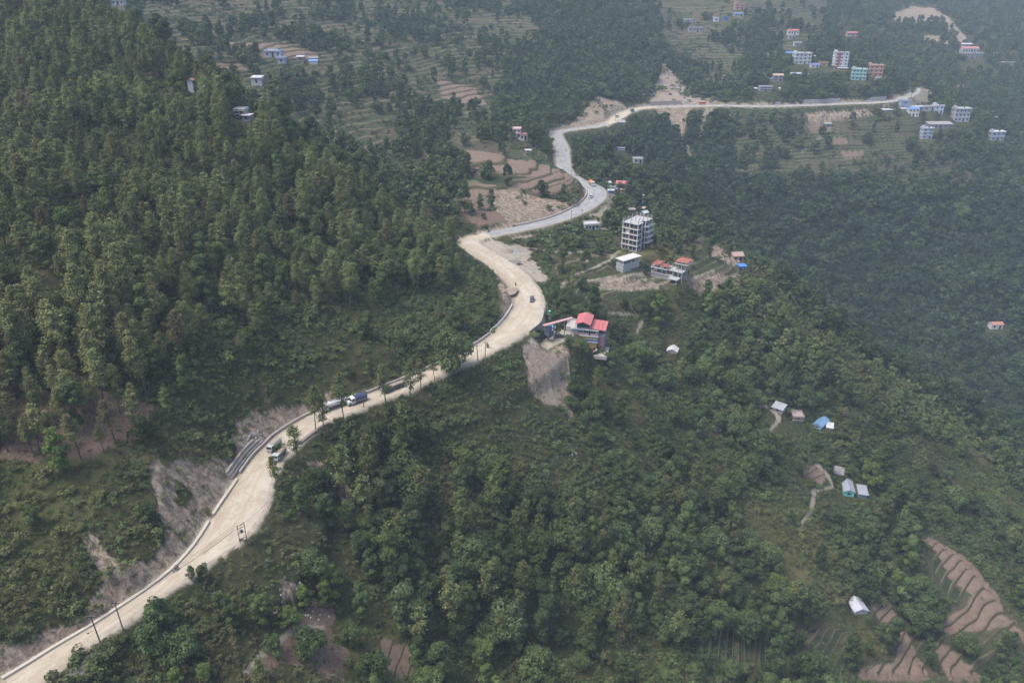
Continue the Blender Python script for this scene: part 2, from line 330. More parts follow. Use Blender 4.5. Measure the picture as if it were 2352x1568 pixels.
# levelled pads for buildings: (u, v of the base centre, radius m, z offset)
PADS = []                                             # x, y, radius
def pad(u, v, r, up=0.0, ahead=0.0, z=None):
    global GZ
    p = hit(u, v)[0]; q = p+np.array([p[0], p[1], 0])/np.hypot(p[0], p[1])*ahead; zz = (p[2] if z is None else z)+up
    dist = np.hypot(GX-q[0], GY-q[1]); w = smooth(r*1.5+1.5, r, dist); GZ = GZ*(1-w)+(zz-.05)*w
    PADS.append((q[0], q[1], r)); return np.array([p[0], p[1], zz])
# buildings: key: (u, v of the front foot, width px, height px, depth m, turn deg, wall, roof kind, roof colour, storeys, windows per floor, label)
W_, G_, B_ = (.50,.50,.48), (.34,.34,.34), (.36,.22,.17)
HOUSES = [
 (1843,148.5,38,23,9,4,(.52,.52,.50),'flat',W_,3,4,'white three-storey block with a flat parapet roof, leftmost of the tall far houses'),
 (1816,129,27,6,5,3,(.5,.55,.62),'gable',(.10,.22,.50),1,3,'long low blue-roofed hut behind the white three-storey block'),
 (1929,160,31,35,9,-6,(.60,.60,.60),'flat',(.4,.4,.4),5,3,'tall white five-storey house with a dark red stripe down its front'),
 (1872,157,19,7,5,4,(.50,.50,.48),'gable',(.18,.18,.40),1,2,'small white house with a violet-blue roof below the white block'),
 (1892,154,17,8,6,0,(.40,.29,.18),'flat',(.36,.27,.17),1,1,'ochre roofless house left of the red-striped tall house'),
 (1936,162,22,4,4,-5,(.30,.22,.18),'shed',(.42,.42,.44),1,0,'tin-roofed brick lean-to at the foot of the red-striped house'),
 (1962,155,20,7,5,2,(.60,.60,.57),'flat',(.5,.48,.45),1,3,'low white cottage above the turquoise house'),
 (1979,153.5,11,7,5,2,(.40,.12,.10),'gable',(.30,.12,.10),1,1,'small dark red hut beside the low white cottage'),
 (1971,185,31,23,9,-14,(.27,.47,.42),'flat',(.40,.52,.48),3,4,'turquoise three-storey house on the far hillside'),
 (2010,177,31,24,9,-4,(.52,.30,.22),'flat',(.50,.32,.25),3,3,'salmon-orange three-storey house beside the turquoise one'),
 (1787,188,23,13,6,3,(.26,.25,.25),'gable',(.42,.33,.24),2,2,'grey two-storey house with a tan roof left of the village'),
 (1829,177,24,6,5,2,(.40,.40,.42),'shed',(.42,.45,.50),1,2,'long low grey shed below the white block'),
 (1759,210,28,9,5,2,(.36,.36,.36),'flat',(.40,.40,.42),2,5,'long grey two-storey house just above the far road'),
 (1822,82,25,10,6,2,(.62,.60,.56),'gable',(.42,.14,.11),1,4,'white house with a dull red roof high above the village'),
 (1819,91,15,7,5,2,(.36,.34,.33),'flat',(.36,.34,.33),1,2,'bare grey storey in front of the white red-roofed house'),
 (1832,107,16,7,5,2,(.50,.52,.50),'flat',(.5,.5,.5),1,3,'small pale house between the village and the red-roofed house'),
 (1957,85,23,8,6,2,(.42,.30,.26),'gable',(.42,.16,.14),1,4,'long low red-roofed house below the quarry'),
 (2228,124,38,11,9,2,(.50,.46,.46),'gable',(.44,.18,.18),1,6,'long red-roofed gallery of the large building at the right edge'),
 (2232,136,50,11,9,2,(.32,.30,.29),'flat',(.36,.34,.33),2,5,'wide grey lower block of the large building at the right edge'),
 (2222,109,24,6,7,2,(.34,.32,.32),'shed',(.50,.50,.50),1,1,'grey shed with a pale roof behind the long gallery'),
 (2290,134,13,9,5,4,(.34,.33,.34),'shed',(.5,.5,.5),2,1,'small pale-roofed hut right of the large far building'),
 (2315,152,28,7,5,4,(.44,.38,.34),'flat',(.4,.36,.33),1,4,'low tan row house at the far right edge'),
 (2079,243,22,10,6,4,(.36,.40,.46),'flat',(.36,.38,.42),1,1,'grey-blue box house right below the end of the far road'),
 (2106,253,31,6,5,4,(.26,.25,.25),'shed',(.36,.36,.37),1,2,'long dark tin-roofed shed right of the grey-blue box house'),
 (2097,269,25,17,6,3,(.62,.60,.56),'gable',(.13,.24,.48),2,3,'white two-storey house with a blue roof below the far road'),
 (2155,263,22,18,7,6,(.60,.61,.63),'flat',(.5,.5,.5),2,2,'white two-storey house next to the skeleton of concrete posts'),
 (2207,281,36,29,9,3,(.44,.43,.44),'flat',(.42,.42,.42),3,4,'grey three-storey house with open upper gallery at the right'),
 (2160,297,56,10,9,3,(.26,.24,.23),'shed',(.30,.29,.27),1,5,'long low building with a brown tin roof below the grey three-storey house'),
 (2128,320,25,23,6,4,(.40,.42,.47),'flat',(.44,.46,.5),3,2,'narrow grey three-storey house lowest of the right cluster'),
 (2290,324,31,19,7,4,(.34,.36,.40),'flat',(.62,.62,.62),2,3,'grey house with a bright flat roof near the right edge'),
 (2202,216,17,15,6,3,(.46,.36,.36),'gable',(.40,.13,.13),2,3,'house with a bright red roof in the trees at the right'),
 (2234,247,18,5,5,4,(.5,.5,.5),'gable',(.55,.54,.53),1,0,'pale-roofed hut in the trees above the grey three-storey house'),
 (627,133,37,13,8,-3,(.37,.39,.46),'flat',(.44,.46,.54),1,3,'lavender-grey house with three dark windows on the terraces'),
 (646,147,17,11,6,-3,(.37,.39,.46),'flat',(.40,.42,.50),1,1,'lower wing of the lavender-grey house'),
 (690,144,16,11,5,2,(.24,.19,.17),'shed',(.42,.42,.42),1,1,'brown shed with a white-edged roof right of the lavender house'),
 (720,149,18,7,5,10,(.62,.63,.64),'gable',(.13,.26,.50),1,0,'white shed with a blue gable on the upper terraces'),
 (720,141,20,6,4,4,(.28,.24,.23),'shed',(.30,.27,.26),1,0,'brown lean-to behind the white shed with a blue gable'),
 (590,198,24,17,6,-4,(.44,.45,.46),'shed',(.52,.53,.54),1,1,'grey hut with one small window and a slanted pale roof'),
 (551,272,22,15,6,-3,(.37,.36,.36),'flat',(.44,.42,.41),2,2,'two-storey stone house by the crest of the pine slope'),
 (566,281,18,13,5,-3,(.37,.36,.36),'flat',(.44,.43,.42),1,1,'lower right wing of the stone house by the pine crest'),
 (440,214,12,26,4,0,(.58,.58,.58),'gable',(.34,.18,.14),2,0,'narrow white house half hidden by the pine crest'),
 (271,13,28,10,6,2,(.46,.48,.50),'flat',(.42,.43,.44),1,3,'grey house with a blue shutter at the top left edge'),
 (1187,316,17,17,6,-4,(.66,.58,.56),'flat',(.60,.46,.46),2,2,'white villa block with pink parapet above the asphalt road'),
 (1203,324,16,12,6,-4,(.64,.58,.55),'flat',(.48,.24,.26),1,2,'lower wing of the villa with a dark pink balcony band'),
 (1213,353,13,6,4,0,(.42,.38,.36),'flat',(.46,.43,.42),1,1,'small grey hut at the foot of the villa'),
 (1391.5,429,25,8,4,2,(.44,.44,.45),'open',(.56,.57,.58),1,0,'open roadside stall with a flat white roof'),
 (1427,437,25,12,7,-10,(.05,.12,.40),'gable',(.50,.16,.16),1,1,'bright blue roadside house with a red roof'),
 (1403.5,446,12,7,3,0,(.06,.14,.46),'flat',(.5,.52,.56),1,1,'small blue kiosk beside the road pole'),
 (1430,443,8,6,2.5,0,(.52,.42,.40),'flat',(.44,.26,.24),1,1,'tiny pink kiosk below the blue roadside house'),
 (1466,465,21,11,5,-12,(.36,.25,.21),'gable',(.36,.41,.44),1,1,'brick hut with a grey-green roof below the blue house'),
 (1477.5,477,19,5,6,2,(.34,.34,.36),'gable',(.46,.49,.53),1,0,'hut with a pale blue-striped roof behind the unfinished tower'),
 (1480,485,9,5,3,0,(.48,.34,.32),'shed',(.56,.42,.40),1,0,'tiny pink hut just behind the tower posts'),
 (1484,497,14,7,4,35,(.28,.26,.25),'gable',(.44,.50,.53),1,0,'small shelter with a pale gable roof right behind the tower'),
 (1452,492,15,9,4,10,(.30,.24,.18),'open',(.34,.29,.24),1,0,'brown timber frame shed left behind the tower'),
 (1359,530,32,12,6,12,(.50,.54,.46),'flat',(.46,.45,.43),1,4,'low pale green house below the asphalt bend'),
 (1695,600,25,11,6,8,(.36,.22,.18),'gable',(.38,.26,.22),1,2,'brick house on the spur above the blue hut'),
 (1705.5,622,15,9,4,6,(.04,.14,.48),'flat',(.08,.22,.58),1,0,'bright blue hut on the tip of the spur'),
 (2289,757,27,11,6,2,(.58,.55,.52),'gable',(.42,.20,.16),1,2,'lone white house with a red roof in the ravine forest'),
 (1427,288,17,6,6,0,(.36,.40,.46),'gable',(.34,.30,.30),1,3,'grey-blue hut beside the far dirt road'),
 (1427,347,16,6,4,2,(.46,.48,.50),'flat',(.60,.62,.63),1,0,'small white hut on the slope below the far road'),
 (1466,376,20,9,6,3,(.55,.53,.44),'posts',(.42,.42,.40),1,2,'unfinished cream house with bare roof posts in the trees'),
 (1598,74,32,8,7,2,(.36,.34,.34),'flat',(.36,.34,.33),1,4,'grey row house below a terrace in the upper middle'),
 (1580,55,22,8,6,2,(.42,.40,.40),'flat',(.46,.44,.44),2,3,'pale grey two-storey house left of the upper terraces'),
 (1645,51,11,8,5,2,(.58,.60,.60),'flat',(.6,.6,.6),1,1,'small white house near the blue tarpaulin hut'),
 (1666,48,8,6,4,2,(.06,.16,.50),'flat',(.09,.18,.42),1,0,'tiny bright blue hut on the upper hillside'),
 (1699,23,22,12,7,2,(.50,.27,.22),'flat',(.5,.3,.26),2,2,'salmon house high on the upper hillside'),
 (1697,39,22,6,5,2,(.36,.34,.34),'shed',(.16,.26,.48),1,2,'blue-roofed shed below the salmon house'),
 (1784,948,24,9,5,-38,(.34,.31,.29),'shed',(.34,.36,.39),1,1,'hut with a grey sheet roof, leftmost of the three hamlet roofs'),
 (1832,972,21,13,5.5,-4,(.25,.17,.14),'flat',(.33,.27,.25),2,1,'two-storey mud-brick house with a rusty flat roof'),
 (1876,985,19,7,9,-42,(.24,.36,.50),'gable',(.15,.27,.42),1,1,'long hut with a bright blue sheet roof'),
 (1905,987,13,4,4,-20,(.34,.32,.31),'shed',(.50,.50,.50),1,0,'low shelter with torn pale sheets right of the blue roof'),
 (1949,1141,21.5,11,9.5,-13,(.17,.50,.47),'gable',(.30,.32,.36),1,1,'turquoise hut with a large grey gable roof and one window'),
 (1981,1144,18,8,6,-12,(.16,.28,.28),'shed',(.30,.31,.35),1,0,'small shed with a grey sheet roof beside the turquoise hut'),
 (1925,1095,19,6,5,-22,(.20,.16,.14),'shed',(.32,.29,.28),1,0,'shack patched with loose sheets above the turquoise hut'),
 (1977,1411,31,7,7,4,(.40,.42,.44),'gable',(.46,.48,.53),1,0,'white tarpaulin shed at the top of the ploughed terraces'),
 (2076,257,20,5,5,4,(.28,.27,.27),'shed',(.36,.35,.34),1,1,'dark patched-roof shed left of the white blue-roofed two-storey house'),
 (2039,259,24,5,5,4,(.26,.25,.25),'shed',(.42,.42,.42),1,1,'long thin-roofed shed leftmost of the right-hand cluster'),
 (2134,256,28,9,6,4,(.44,.43,.42),'posts',(.42,.42,.41),1,2,'skeleton of bare concrete posts beside the white two-storey house'),
 (2285,279,8,8,4,4,(.42,.42,.43),'flat',(.5,.5,.5),2,1,'tiny two-storey hut in the trees right of the grey three-storey house'),
 (2264,266,11,7,5,4,(.5,.5,.5),'shed',(.5,.5,.5),1,1,'little white hut above the tiny two-storey hut'),
 (1774,133,19,6,5,2,(.24,.25,.26),'shed',(.30,.31,.33),1,1,'dark sheds left of the white three-storey block'),
 (1870,137,15,6,5,2,(.34,.33,.32),'shed',(.42,.41,.40),1,1,'grey hut just right of the white three-storey block'),
 (1768,187,7,5,3,2,(.5,.5,.5),'flat',(.5,.5,.5),1,0,'tiny white hut left of the grey tan-roofed house'),
 (1853,176,8,5,4,2,(.40,.36,.34),'shed',(.42,.38,.36),1,0,'tiny tan hut right of the long low grey shed'),
 (2060,180,14,7,5,2,(.36,.33,.31),'shed',(.46,.42,.38),1,1,'tan-roofed hut in the trees right of the orange house'),
 (2017,188,10,7,4,2,(.55,.55,.53),'flat',(.5,.5,.5),1,1,'little white hut under the orange house'),
 (1795,210,10,5,4,2,(.40,.40,.41),'shed',(.5,.5,.5),1,0,'small pale-roofed hut right of the long grey two-storey house'),
 (1734,211,11,6,4,2,(.30,.30,.32),'shed',(.42,.44,.46),1,0,'small dark hut left of the long grey two-storey house'),
 (1902,293,16,7,5,3,(.20,.20,.20),'shed',(.28,.28,.28),1,1,'dark hut alone on the far brown terraces'),
 (1543,812,22,4,5,-20,(.40,.38,.36),'gable',(.56,.55,.54),1,0,'pale tent roof alone among trees right of the red-roofed house'),
]
HB = []
for (u, v, wp, hp, dm, rot, wc, rk, rc_, st_, wn, lab) in HOUSES:
    p0 = hit(u, v)[0]; t = p0[1]*CP-p0[2]*SP; w = wp*t/F_; h = hp*t/F_/math.cos(math.atan2(-p0[2], math.hypot(p0[0], p0[1])))
    p = pad(u, v, max(w, dm)*.56, up=.35, ahead=dm*.35); HB.append((p, w, h))
P_TOWER = pad(1461.5, 578.5, 9.5, ahead=7); P_BOX = pad(1431, 622, 5, up=-1.0, ahead=2); P_FRAME = pad(1530, 642, 9, ahead=3)
for q in ((400,1478),(460,1430),(350,1530)): pad(*_cv(*q), 3.6, z=-140.35)
PADS = PADS[:-3]
P_RED = pad(1344, 804, 7.5, ahead=4, z=-155.2); P_COURT = pad(1283, 776, 10, ahead=1, z=-148.9)
# ------------------------------------------------------------------ node helpers
def mat(name):
    m = bpy.data.materials.new(name); m.use_nodes = True; nt = m.node_tree; nt.nodes.clear()
    out = nt.nodes.new('ShaderNodeOutputMaterial'); b = nt.nodes.new('ShaderNodeBsdfPrincipled')
    nt.links.new(b.outputs[0], out.inputs[0]); b.inputs['Roughness'].default_value = 0.85
    b.inputs['Specular IOR Level'].default_value = 0.25
    return m, nt, b, out
class N:
    """tiny node builder: values are sockets or numbers"""
    def __init__(s, nt): s.nt = nt
    def _in(s, sock, v):
        if v is None: return
        if hasattr(v, 'links'): s.nt.links.new(v, sock)
        else:
            try: sock.default_value = v
            except Exception: sock.default_value = (v[0], v[1], v[2], 1.0)
    def math(s, op, a, b=None, c=None, clamp=False):
        n = s.nt.nodes.new('ShaderNodeMath'); n.operation = op; n.use_clamp = clamp
        s._in(n.inputs[0], a); s._in(n.inputs[1], b); s._in(n.inputs[2], c); return n.outputs[0]
    def mix(s, f, a, b, blend='MIX'):
        n = s.nt.nodes.new('ShaderNodeMix'); n.data_type = 'RGBA'; n.blend_type = blend
        s._in(n.inputs[0], f); s._in(n.inputs[6], a if hasattr(a, 'links') else (*a, 1)); s._in(n.inputs[7], b if hasattr(b, 'links') else (*b, 1)); return n.outputs[2]
    def noise(s, vec, scale, detail=3, rough=0.6, dist=0.0):
        n = s.nt.nodes.new('ShaderNodeTexNoise'); s._in(n.inputs['Vector'], vec); n.inputs['Scale'].default_value = scale
        n.inputs['Detail'].default_value = detail; n.inputs['Roughness'].default_value = rough; n.inputs['Distortion'].default_value = dist; return n.outputs[0]
    def vor(s, vec, scale, feat='F1', out=0):
        n = s.nt.nodes.new('ShaderNodeTexVoronoi'); n.feature = feat; s._in(n.inputs['Vector'], vec); n.inputs['Scale'].default_value = scale; return n.outputs[out]
    def ramp(s, x, a, b): 
        n = s.nt.nodes.new('ShaderNodeMapRange'); n.interpolation_type = 'SMOOTHSTEP'; s._in(n.inputs[0], x)
        n.inputs[1].default_value = a; n.inputs[2].default_value = b; return n.outputs[0]
    def coord(s, k='Object'): return s.nt.nodes.new('ShaderNodeTexCoord').outputs[k]
    def pos(s): return s.nt.nodes.new('ShaderNodeNewGeometry').outputs['Position']
    def attr(s, name, typ='GEOMETRY'):
        n = s.nt.nodes.new('ShaderNodeAttribute'); n.attribute_name = name; n.attribute_type = typ; return n
    def mapv(s, v, sc=(1, 1, 1), rot=(0, 0, 0)):
        n = s.nt.nodes.new('ShaderNodeMapping'); s._in(n.inputs[0], v); n.inputs['Scale'].default_value = sc; n.inputs['Rotation'].default_value = rot; return n.outputs[0]
    def bump(s, h, strength, dist=1.0):
        n = s.nt.nodes.new('ShaderNodeBump'); n.inputs['Strength'].default_value = strength; n.inputs['Distance'].default_value = dist; s._in(n.inputs['Height'], h); return n.outputs[0]
    def sep(s, v):
        n = s.nt.nodes.new('ShaderNodeSeparateXYZ'); s._in(n.inputs[0], v); return n.outputs

def mesh_obj(name, verts, faces, m=None, parent=None, kind=None, mats=None, midx=None, smooth_sh=False):
    me = bpy.data.meshes.new(name)
    me.from_pydata([tuple(v) for v in verts], [], faces)
    if mats:
        for q in mats: me.materials.append(q)
        if midx is not None: me.polygons.foreach_set('material_index', midx)
    elif m: me.materials.append(m)
    if smooth_sh: me.polygons.foreach_set('use_smooth', [True]*len(me.polygons))
    o = bpy.data.objects.new(name, me); COL.objects.link(o)
    if parent: o.parent = parent
    if kind: o['kind'] = kind
    return o
def np_mesh(name, V, Q, m, smooth_sh=False, link=True):
    me = bpy.data.meshes.new(name); V = np.asarray(V, np.float32); Q = np.asarray(Q, np.int32); k = Q.shape[1]
    me.vertices.add(len(V)); me.vertices.foreach_set('co', V.ravel())
    me.loops.add(Q.size); me.loops.foreach_set('vertex_index', Q.ravel())
    me.polygons.add(len(Q)); me.polygons.foreach_set('loop_start', np.arange(0, Q.size, k, dtype=np.int32))
    if smooth_sh: me.polygons.foreach_set('use_smooth', np.ones(len(Q), bool))
    me.update(calc_edges=True)
    if m: me.materials.append(m)
    return me

# ------------------------------------------------------------------ ground material
GM, nt, bsdf, _ = mat('hillside_ground'); n = N(nt)
P = n.pos(); A = n.attr('ga'); B = n.attr('gb'); C = n.attr('gc')
a1 = n.sep(A.outputs['Color']); b1 = n.sep(B.outputs['Color']); c1 = n.sep(C.outputs['Color'])
bare, soil, terr = a1[0], a1[1], a1[2]; phase, dust, rubble = b1[0], b1[1], b1[2]; lawn, path, cutv = c1[0], c1[1], c1[2]
n1 = n.noise(P, 0.05, 4); n2 = n.noise(P, 0.4, 4, 0.7); n3 = n.noise(P, 2.2, 3, 0.7); n4 = n.noise(P, 0.012, 3)
g = n.mix(n.ramp(n2, .35, .65), (0.024,0.034,0.013), (0.058,0.062,0.026))
g = n.mix(n.math('MULTIPLY', n.ramp(n1, .45, .7), .7), g, (0.085,0.072,0.035))
g = n.mix(n.math('MULTIPLY', n.ramp(n3, .5, .75), .5), g, (0.065,0.080,0.028))
lw = n.mix(n.ramp(n2, .3, .7), (0.060,0.075,0.022), (0.125,0.120,0.045)); lw = n.mix(n.math('MULTIPLY', n.ramp(n1, .4, .7), .6), lw, (0.15,0.115,0.06))
lw = n.mix(n.math('MULTIPLY', n.ramp(n3, .42, .7), .6), lw, (0.040,0.055,0.020)); g = n.mix(n.math('MULTIPLY', lawn, .8), g, lw)
g = n.mix(n.math('MULTIPLY', cutv, n.ramp(n2, .25, .45)), g, n.mix(n.ramp(n3, .3, .7), (0.105,0.068,0.048), (0.215,0.155,0.115)))
# terraces: treads of young crop, fallow and grass between dry-grass risers that follow the contours
ph = n.math('ADD', phase, n.math('MULTIPLY', n.math('SUBTRACT', n3, .5), .16))
fl = n.math('FLOOR', ph); frc = n.math('FRACT', ph)
wn_ = nt.nodes.new('ShaderNodeTexWhiteNoise'); wn_.noise_dimensions = '3D'
cv = nt.nodes.new('ShaderNodeCombineXYZ'); sx = n.sep(P)
nt.links.new(n.math('FLOOR', n.math('MULTIPLY', n.math('ADD', sx[0], n.math('MULTIPLY', n1, 40.)), 1/38.)), cv.inputs[0])
nt.links.new(n.math('FLOOR', n.math('MULTIPLY', sx[1], 1/120.)), cv.inputs[1]); nt.links.new(fl, cv.inputs[2]); nt.links.new(cv.outputs[0], wn_.inputs[0])
hsh = wn_.outputs[0]
tread = n.mix(n.ramp(hsh, .35, .5), (0.026,0.040,0.018), (0.050,0.062,0.028)); tread = n.mix(n.ramp(hsh, .72, .84), tread, (0.085,0.070,0.045))
tread = n.mix(n.math('MULTIPLY', n.ramp(n2, .4, .7), .5), tread, (0.045,0.055,0.025))
riser = n.mix(n.ramp(n3, .4, .65), (0.045,0.048,0.026), (0.11,0.098,0.056))
lip = n.math('MULTIPLY', n.ramp(frc, .16, .24), n.ramp(frc, .38, .28))
tcol = n.mix(n.ramp(frc, .24, .18), tread, riser)
tcol = n.mix(n.math('MULTIPLY', lip, n.ramp(n1, .30, .55)), tcol, (0.17,0.145,0.09))
g = n.mix(n.math('MULTIPLY', terr, .95), g, tcol)
sc = n.mix(n.ramp(n2, .3, .7), (0.150,0.108,0.080), (0.215,0.158,0.118)); sc = n.mix(n.ramp(frc, .17, .12), sc, (0.065,0.060,0.030))
sc = n.mix(n.math('MULTIPLY', n.ramp(n3, .5, .8), .35), sc, (0.12,0.085,0.06))
g = n.mix(soil, g, sc)
# cut rock and scree: streaked and broken
rk = n.noise(n.mapv(P, (1, 1, .5)), 0.55, 6, 0.72, 0.6); vr = n.vor(P, 0.9); vd = n.vor(P, 1.6, 'DISTANCE_TO_EDGE')
rc = n.mix(n.ramp(rk, .35, .68), (0.160,0.118,0.084), (0.41,0.335,0.25)); rc = n.mix(n.math('MULTIPLY', n.ramp(vd, .07, .0), .22), rc, (0.07,0.06,0.05))
rc = n.mix(n.math('MULTIPLY', n.ramp(n2, .52, .66), .75), rc, (0.075,0.075,0.036))
bm = n.math('MULTIPLY', bare, n.ramp(n.noise(P, .16, 4, .7), .25, .42))
g = n.mix(bm, g, rc)
ru = n.mix(n.ramp(n3, .35, .7), (0.20,0.155,0.115), (0.38,0.315,0.24)); ru = n.mix(n.math('MULTIPLY', n.ramp(vr, .30, .12), .4), ru, (0.36,0.34,0.31))
g = n.mix(n.math('MULTIPLY', rubble, .85), g, ru)
du = n.mix(n.ramp(n2, .3, .7), (0.28,0.24,0.18), (0.40,0.355,0.28))
du = n.mix(n.math('MULTIPLY', n.ramp(n3, .5, .8), .4), du, (0.24,0.20,0.155))
g = n.mix(dust, g, du); g = n.mix(n.math('MULTIPLY', path, .85), g, (0.30,0.26,0.20))
nt.links.new(g, bsdf.inputs['Base Color']); bsdf.inputs['Roughness'].default_value = 0.95; bsdf.inputs['Specular IOR Level'].default_value = 0.1
hgt = n.math('ADD', n.math('MULTIPLY', n3, .35), n.math('MULTIPLY', rk, n.math('MULTIPLY', n.math('MAXIMUM', bare, rubble), 1.3)))
nt.links.new(n.bump(hgt, .8, .9), bsdf.inputs['Normal'])
# ------------------------------------------------------------------ ground sheet
def emit_ground():
    V = np.column_stack([GX.ravel(), GY.ravel(), GZ.ravel()])
    i = np.arange(NR-1)[:, None]*NA+np.arange(NA-1)[None]
    Q = np.stack([i, i+1, i+NA+1, i+NA], -1).reshape(-1, 4)[:, ::-1]
    me = np_mesh('hills', V, Q, GM, True)
    dust = np.maximum(DUST, smooth(1.5+1.3*_jit, 0.7+1.3*_jit, d)*(d < 6))
    dust = dust*(0.55+0.45*(RD[IR, 4] < 0.5))
    sets = {'ga': (BARE, SOIL, TERR), 'gb': (PH, dust, blur(RUBBLE, 1)), 'gc': (blur(LAWN, 3), PATH, EARTH)}
    for k, (x, y, z) in sets.items():
        at = me.attributes.new(k, 'FLOAT_VECTOR', 'POINT')
        at.data.foreach_set('vector', np.column_stack([x.ravel(), y.ravel(), z.ravel()]).astype(np.float32).ravel())
    o = bpy.data.objects.new('hills', me); COL.objects.link(o); o['kind'] = 'structure'; o['label'] = 'steep terraced and wooded hillsides'
    return o
emit_ground()

# ------------------------------------------------------------------ road: dirt stretch and worn asphalt stretch
def road_mat(name, asphalt):
    m, nt, b, _ = mat(name); n = N(nt); uv = n.attr('along').outputs['Vector']; P = n.pos()
    s = n.sep(uv)                                            # x across -1..1, y metres along
    st = nt.nodes.new('ShaderNodeCombineXYZ'); nt.links.new(n.math('MULTIPLY', s[0], 1.1), st.inputs[0]); nt.links.new(n.math('MULTIPLY', s[1], .05), st.inputs[1])
    streak = n.noise(st.outputs[0], 2.2, 4, .7, .4); blot = n.noise(P, .11, 4, .6); fin = n.noise(P, 1.6, 3, .7)
    if asphalt:
        c = n.mix(n.ramp(streak, .35, .65), (0.225,0.225,0.225), (0.32,0.315,0.30)); c = n.mix(n.math('MULTIPLY', n.ramp(blot, .45, .75), .4), c, (0.34,0.32,0.28))
        e = n.ramp(n.math('ADD', n.math('ABSOLUTE', s[0]), n.math('MULTIPLY', n.math('SUBTRACT', fin, .5), .25)), .74, .9); c = n.mix(e, c, (0.42,0.37,0.30))
    else:
        c = n.mix(n.ramp(streak, .32, .62), (0.36,0.305,0.22), (0.46,0.40,0.31)); c = n.mix(n.math('MULTIPLY', n.ramp(blot, .40, .68), .65), c, (0.50,0.455,0.37))
        tr = n.ramp(n.math('ABSOLUTE', n.math('SUBTRACT', n.math('ABSOLUTE', n.math('ADD', s[0], .12)), .30)), .10, .02)
        c = n.mix(n.math('MULTIPLY', tr, n.math('MULTIPLY', n.ramp(streak, .3, .6), .6)), c, (0.37,0.30,0.215))
        c = n.mix(n.math('MULTIPLY', n.ramp(s[0], -.35, -.95), n.math('MULTIPLY', n.ramp(blot, .3, .6), .75)), c, (0.27,0.20,0.125)); c = n.mix(n.math('MULTIPLY', n.ramp(n.noise(P, .35, 5, .75), .52, .66), .5), c, (0.30,0.255,0.19))
        c = n.mix(n.math('MULTIPLY', n.ramp(n.noise(n.mapv(P, (1, 1, 1)), .09, 5, .75, 1.2), .50, .58), .45), c, (0.33,0.275,0.20)); c = n.mix(n.math('MULTIPLY', n.ramp(fin, .5, .75), .35), c, (0.33,0.27,0.20))
    nt.links.new(c, b.inputs['Base Color']); b.inputs['Roughness'].default_value = .92; b.inputs['Specular IOR Level'].default_value = .15
    nt.links.new(n.bump(n.math('ADD', fin, streak), .25, .3), b.inputs['Normal']); return m
DIRT = road_mat('road_dirt', False); ASPH = road_mat('road_asphalt', True)
T_ = np.gradient(RD[:, :2], axis=0); T_ /= np.hypot(T_[:, 0], T_[:, 1])[:, None]; NRM = np.column_stack([-T_[:, 1], T_[:, 0]])      # left of travel (uphill side)
def ribbon(name, i0, i1, m, label, lift=0.0):
    K = 9; xs = np.linspace(-1, 1, K); V = []; A = []
    for i in range(i0, i1+1):
        w = RD[i, 3]/2
        for k, x in enumerate(xs):
            e = 1+0.16*float(fbm(np.array([i*1.6]), np.array([x*90+7.]), 9, 3)[0]) if abs(x) == 1 else 1
            off = -x*w*e*(1.10 if abs(x) == 1 else 1)          # x=-1 is the uphill edge
            z = RD[i, 2]+lift+(-0.55 if abs(x) == 1 else 0.05*(1-x*x))
            V.append((RD[i, 0]+NRM[i, 0]*off, RD[i, 1]+NRM[i, 1]*off, z)); A += [x, RDs[i], 0]
    Q = []
    for i in range(i1-i0):
        for k in range(K-1): a = i*K+k; Q.append((a, a+1, a+K+1, a+K))
    me = np_mesh(name, V, Q, m, True); at = me.attributes.new('along', 'FLOAT_VECTOR', 'POINT'); at.data.foreach_set('vector', np.array(A, np.float32))
    o = bpy.data.objects.new(name, me); COL.objects.link(o); o['kind'] = 'structure'; o['label'] = label; return o
chg = [0]+[i for i in range(1, len(RD)) if (RD[i, 4] > .5) != (RD[i-1, 4] > .5)]+[len(RD)-1]
for q in range(len(chg)-1):
    asp = RD[chg[q]+1, 4] > .5
    ribbon('road', max(chg[q]-(4 if asp else 0), 0), min(chg[q+1]+(4 if asp else 0), len(RD)-1), ASPH if asp else DIRT, 'pale dusty mountain road bending along the hillside' if not asp else 'worn grey asphalt stretch of the mountain road', 0.012 if asp else 0)
# ------------------------------------------------------------------ foliage material and tree meshes
def leaf_mat(name, dark, light, trans=0.25):
    m, nt, b, out = mat(name); n = N(nt)
    lv = n.attr('lv').outputs['Fac']; ti = n.sep(n.attr('tint', 'INSTANCER').outputs['Vector'])
    c = n.mix(lv, dark, light)
    c = n.mix(n.math('MULTIPLY', ti[0], .85, clamp=True), c, (0.130, 0.175, 0.045))      # fresh yellow-green
    c = n.mix(n.math('MULTIPLY', ti[1], .8, clamp=True), c, (0.125, 0.090, 0.055))       # brown, dry
    sc_ = nt.nodes.new('ShaderNodeVectorMath'); sc_.operation = 'SCALE'; nt.links.new(c, sc_.inputs[0])
    nt.links.new(n.math('ADD', ti[2], n.math('MULTIPLY', lv, .25)), sc_.inputs['Scale'])
    df = nt.nodes.new('ShaderNodeBsdfDiffuse'); tr = nt.nodes.new('ShaderNodeBsdfTranslucent'); mx = nt.nodes.new('ShaderNodeMixShader'); mx.inputs[0].default_value = trans
    nt.links.new(sc_.outputs[0], df.inputs[0]); nt.links.new(sc_.outputs[0], tr.inputs[0]); nt.links.new(df.outputs[0], mx.inputs[1]); nt.links.new(tr.outputs[0], mx.inputs[2])
    nt.links.new(mx.outputs[0], out.inputs[0]); nt.nodes.remove(b); return m
LEAF = leaf_mat('broad_leaves', (0.034,0.060,0.027), (0.130,0.176,0.074))
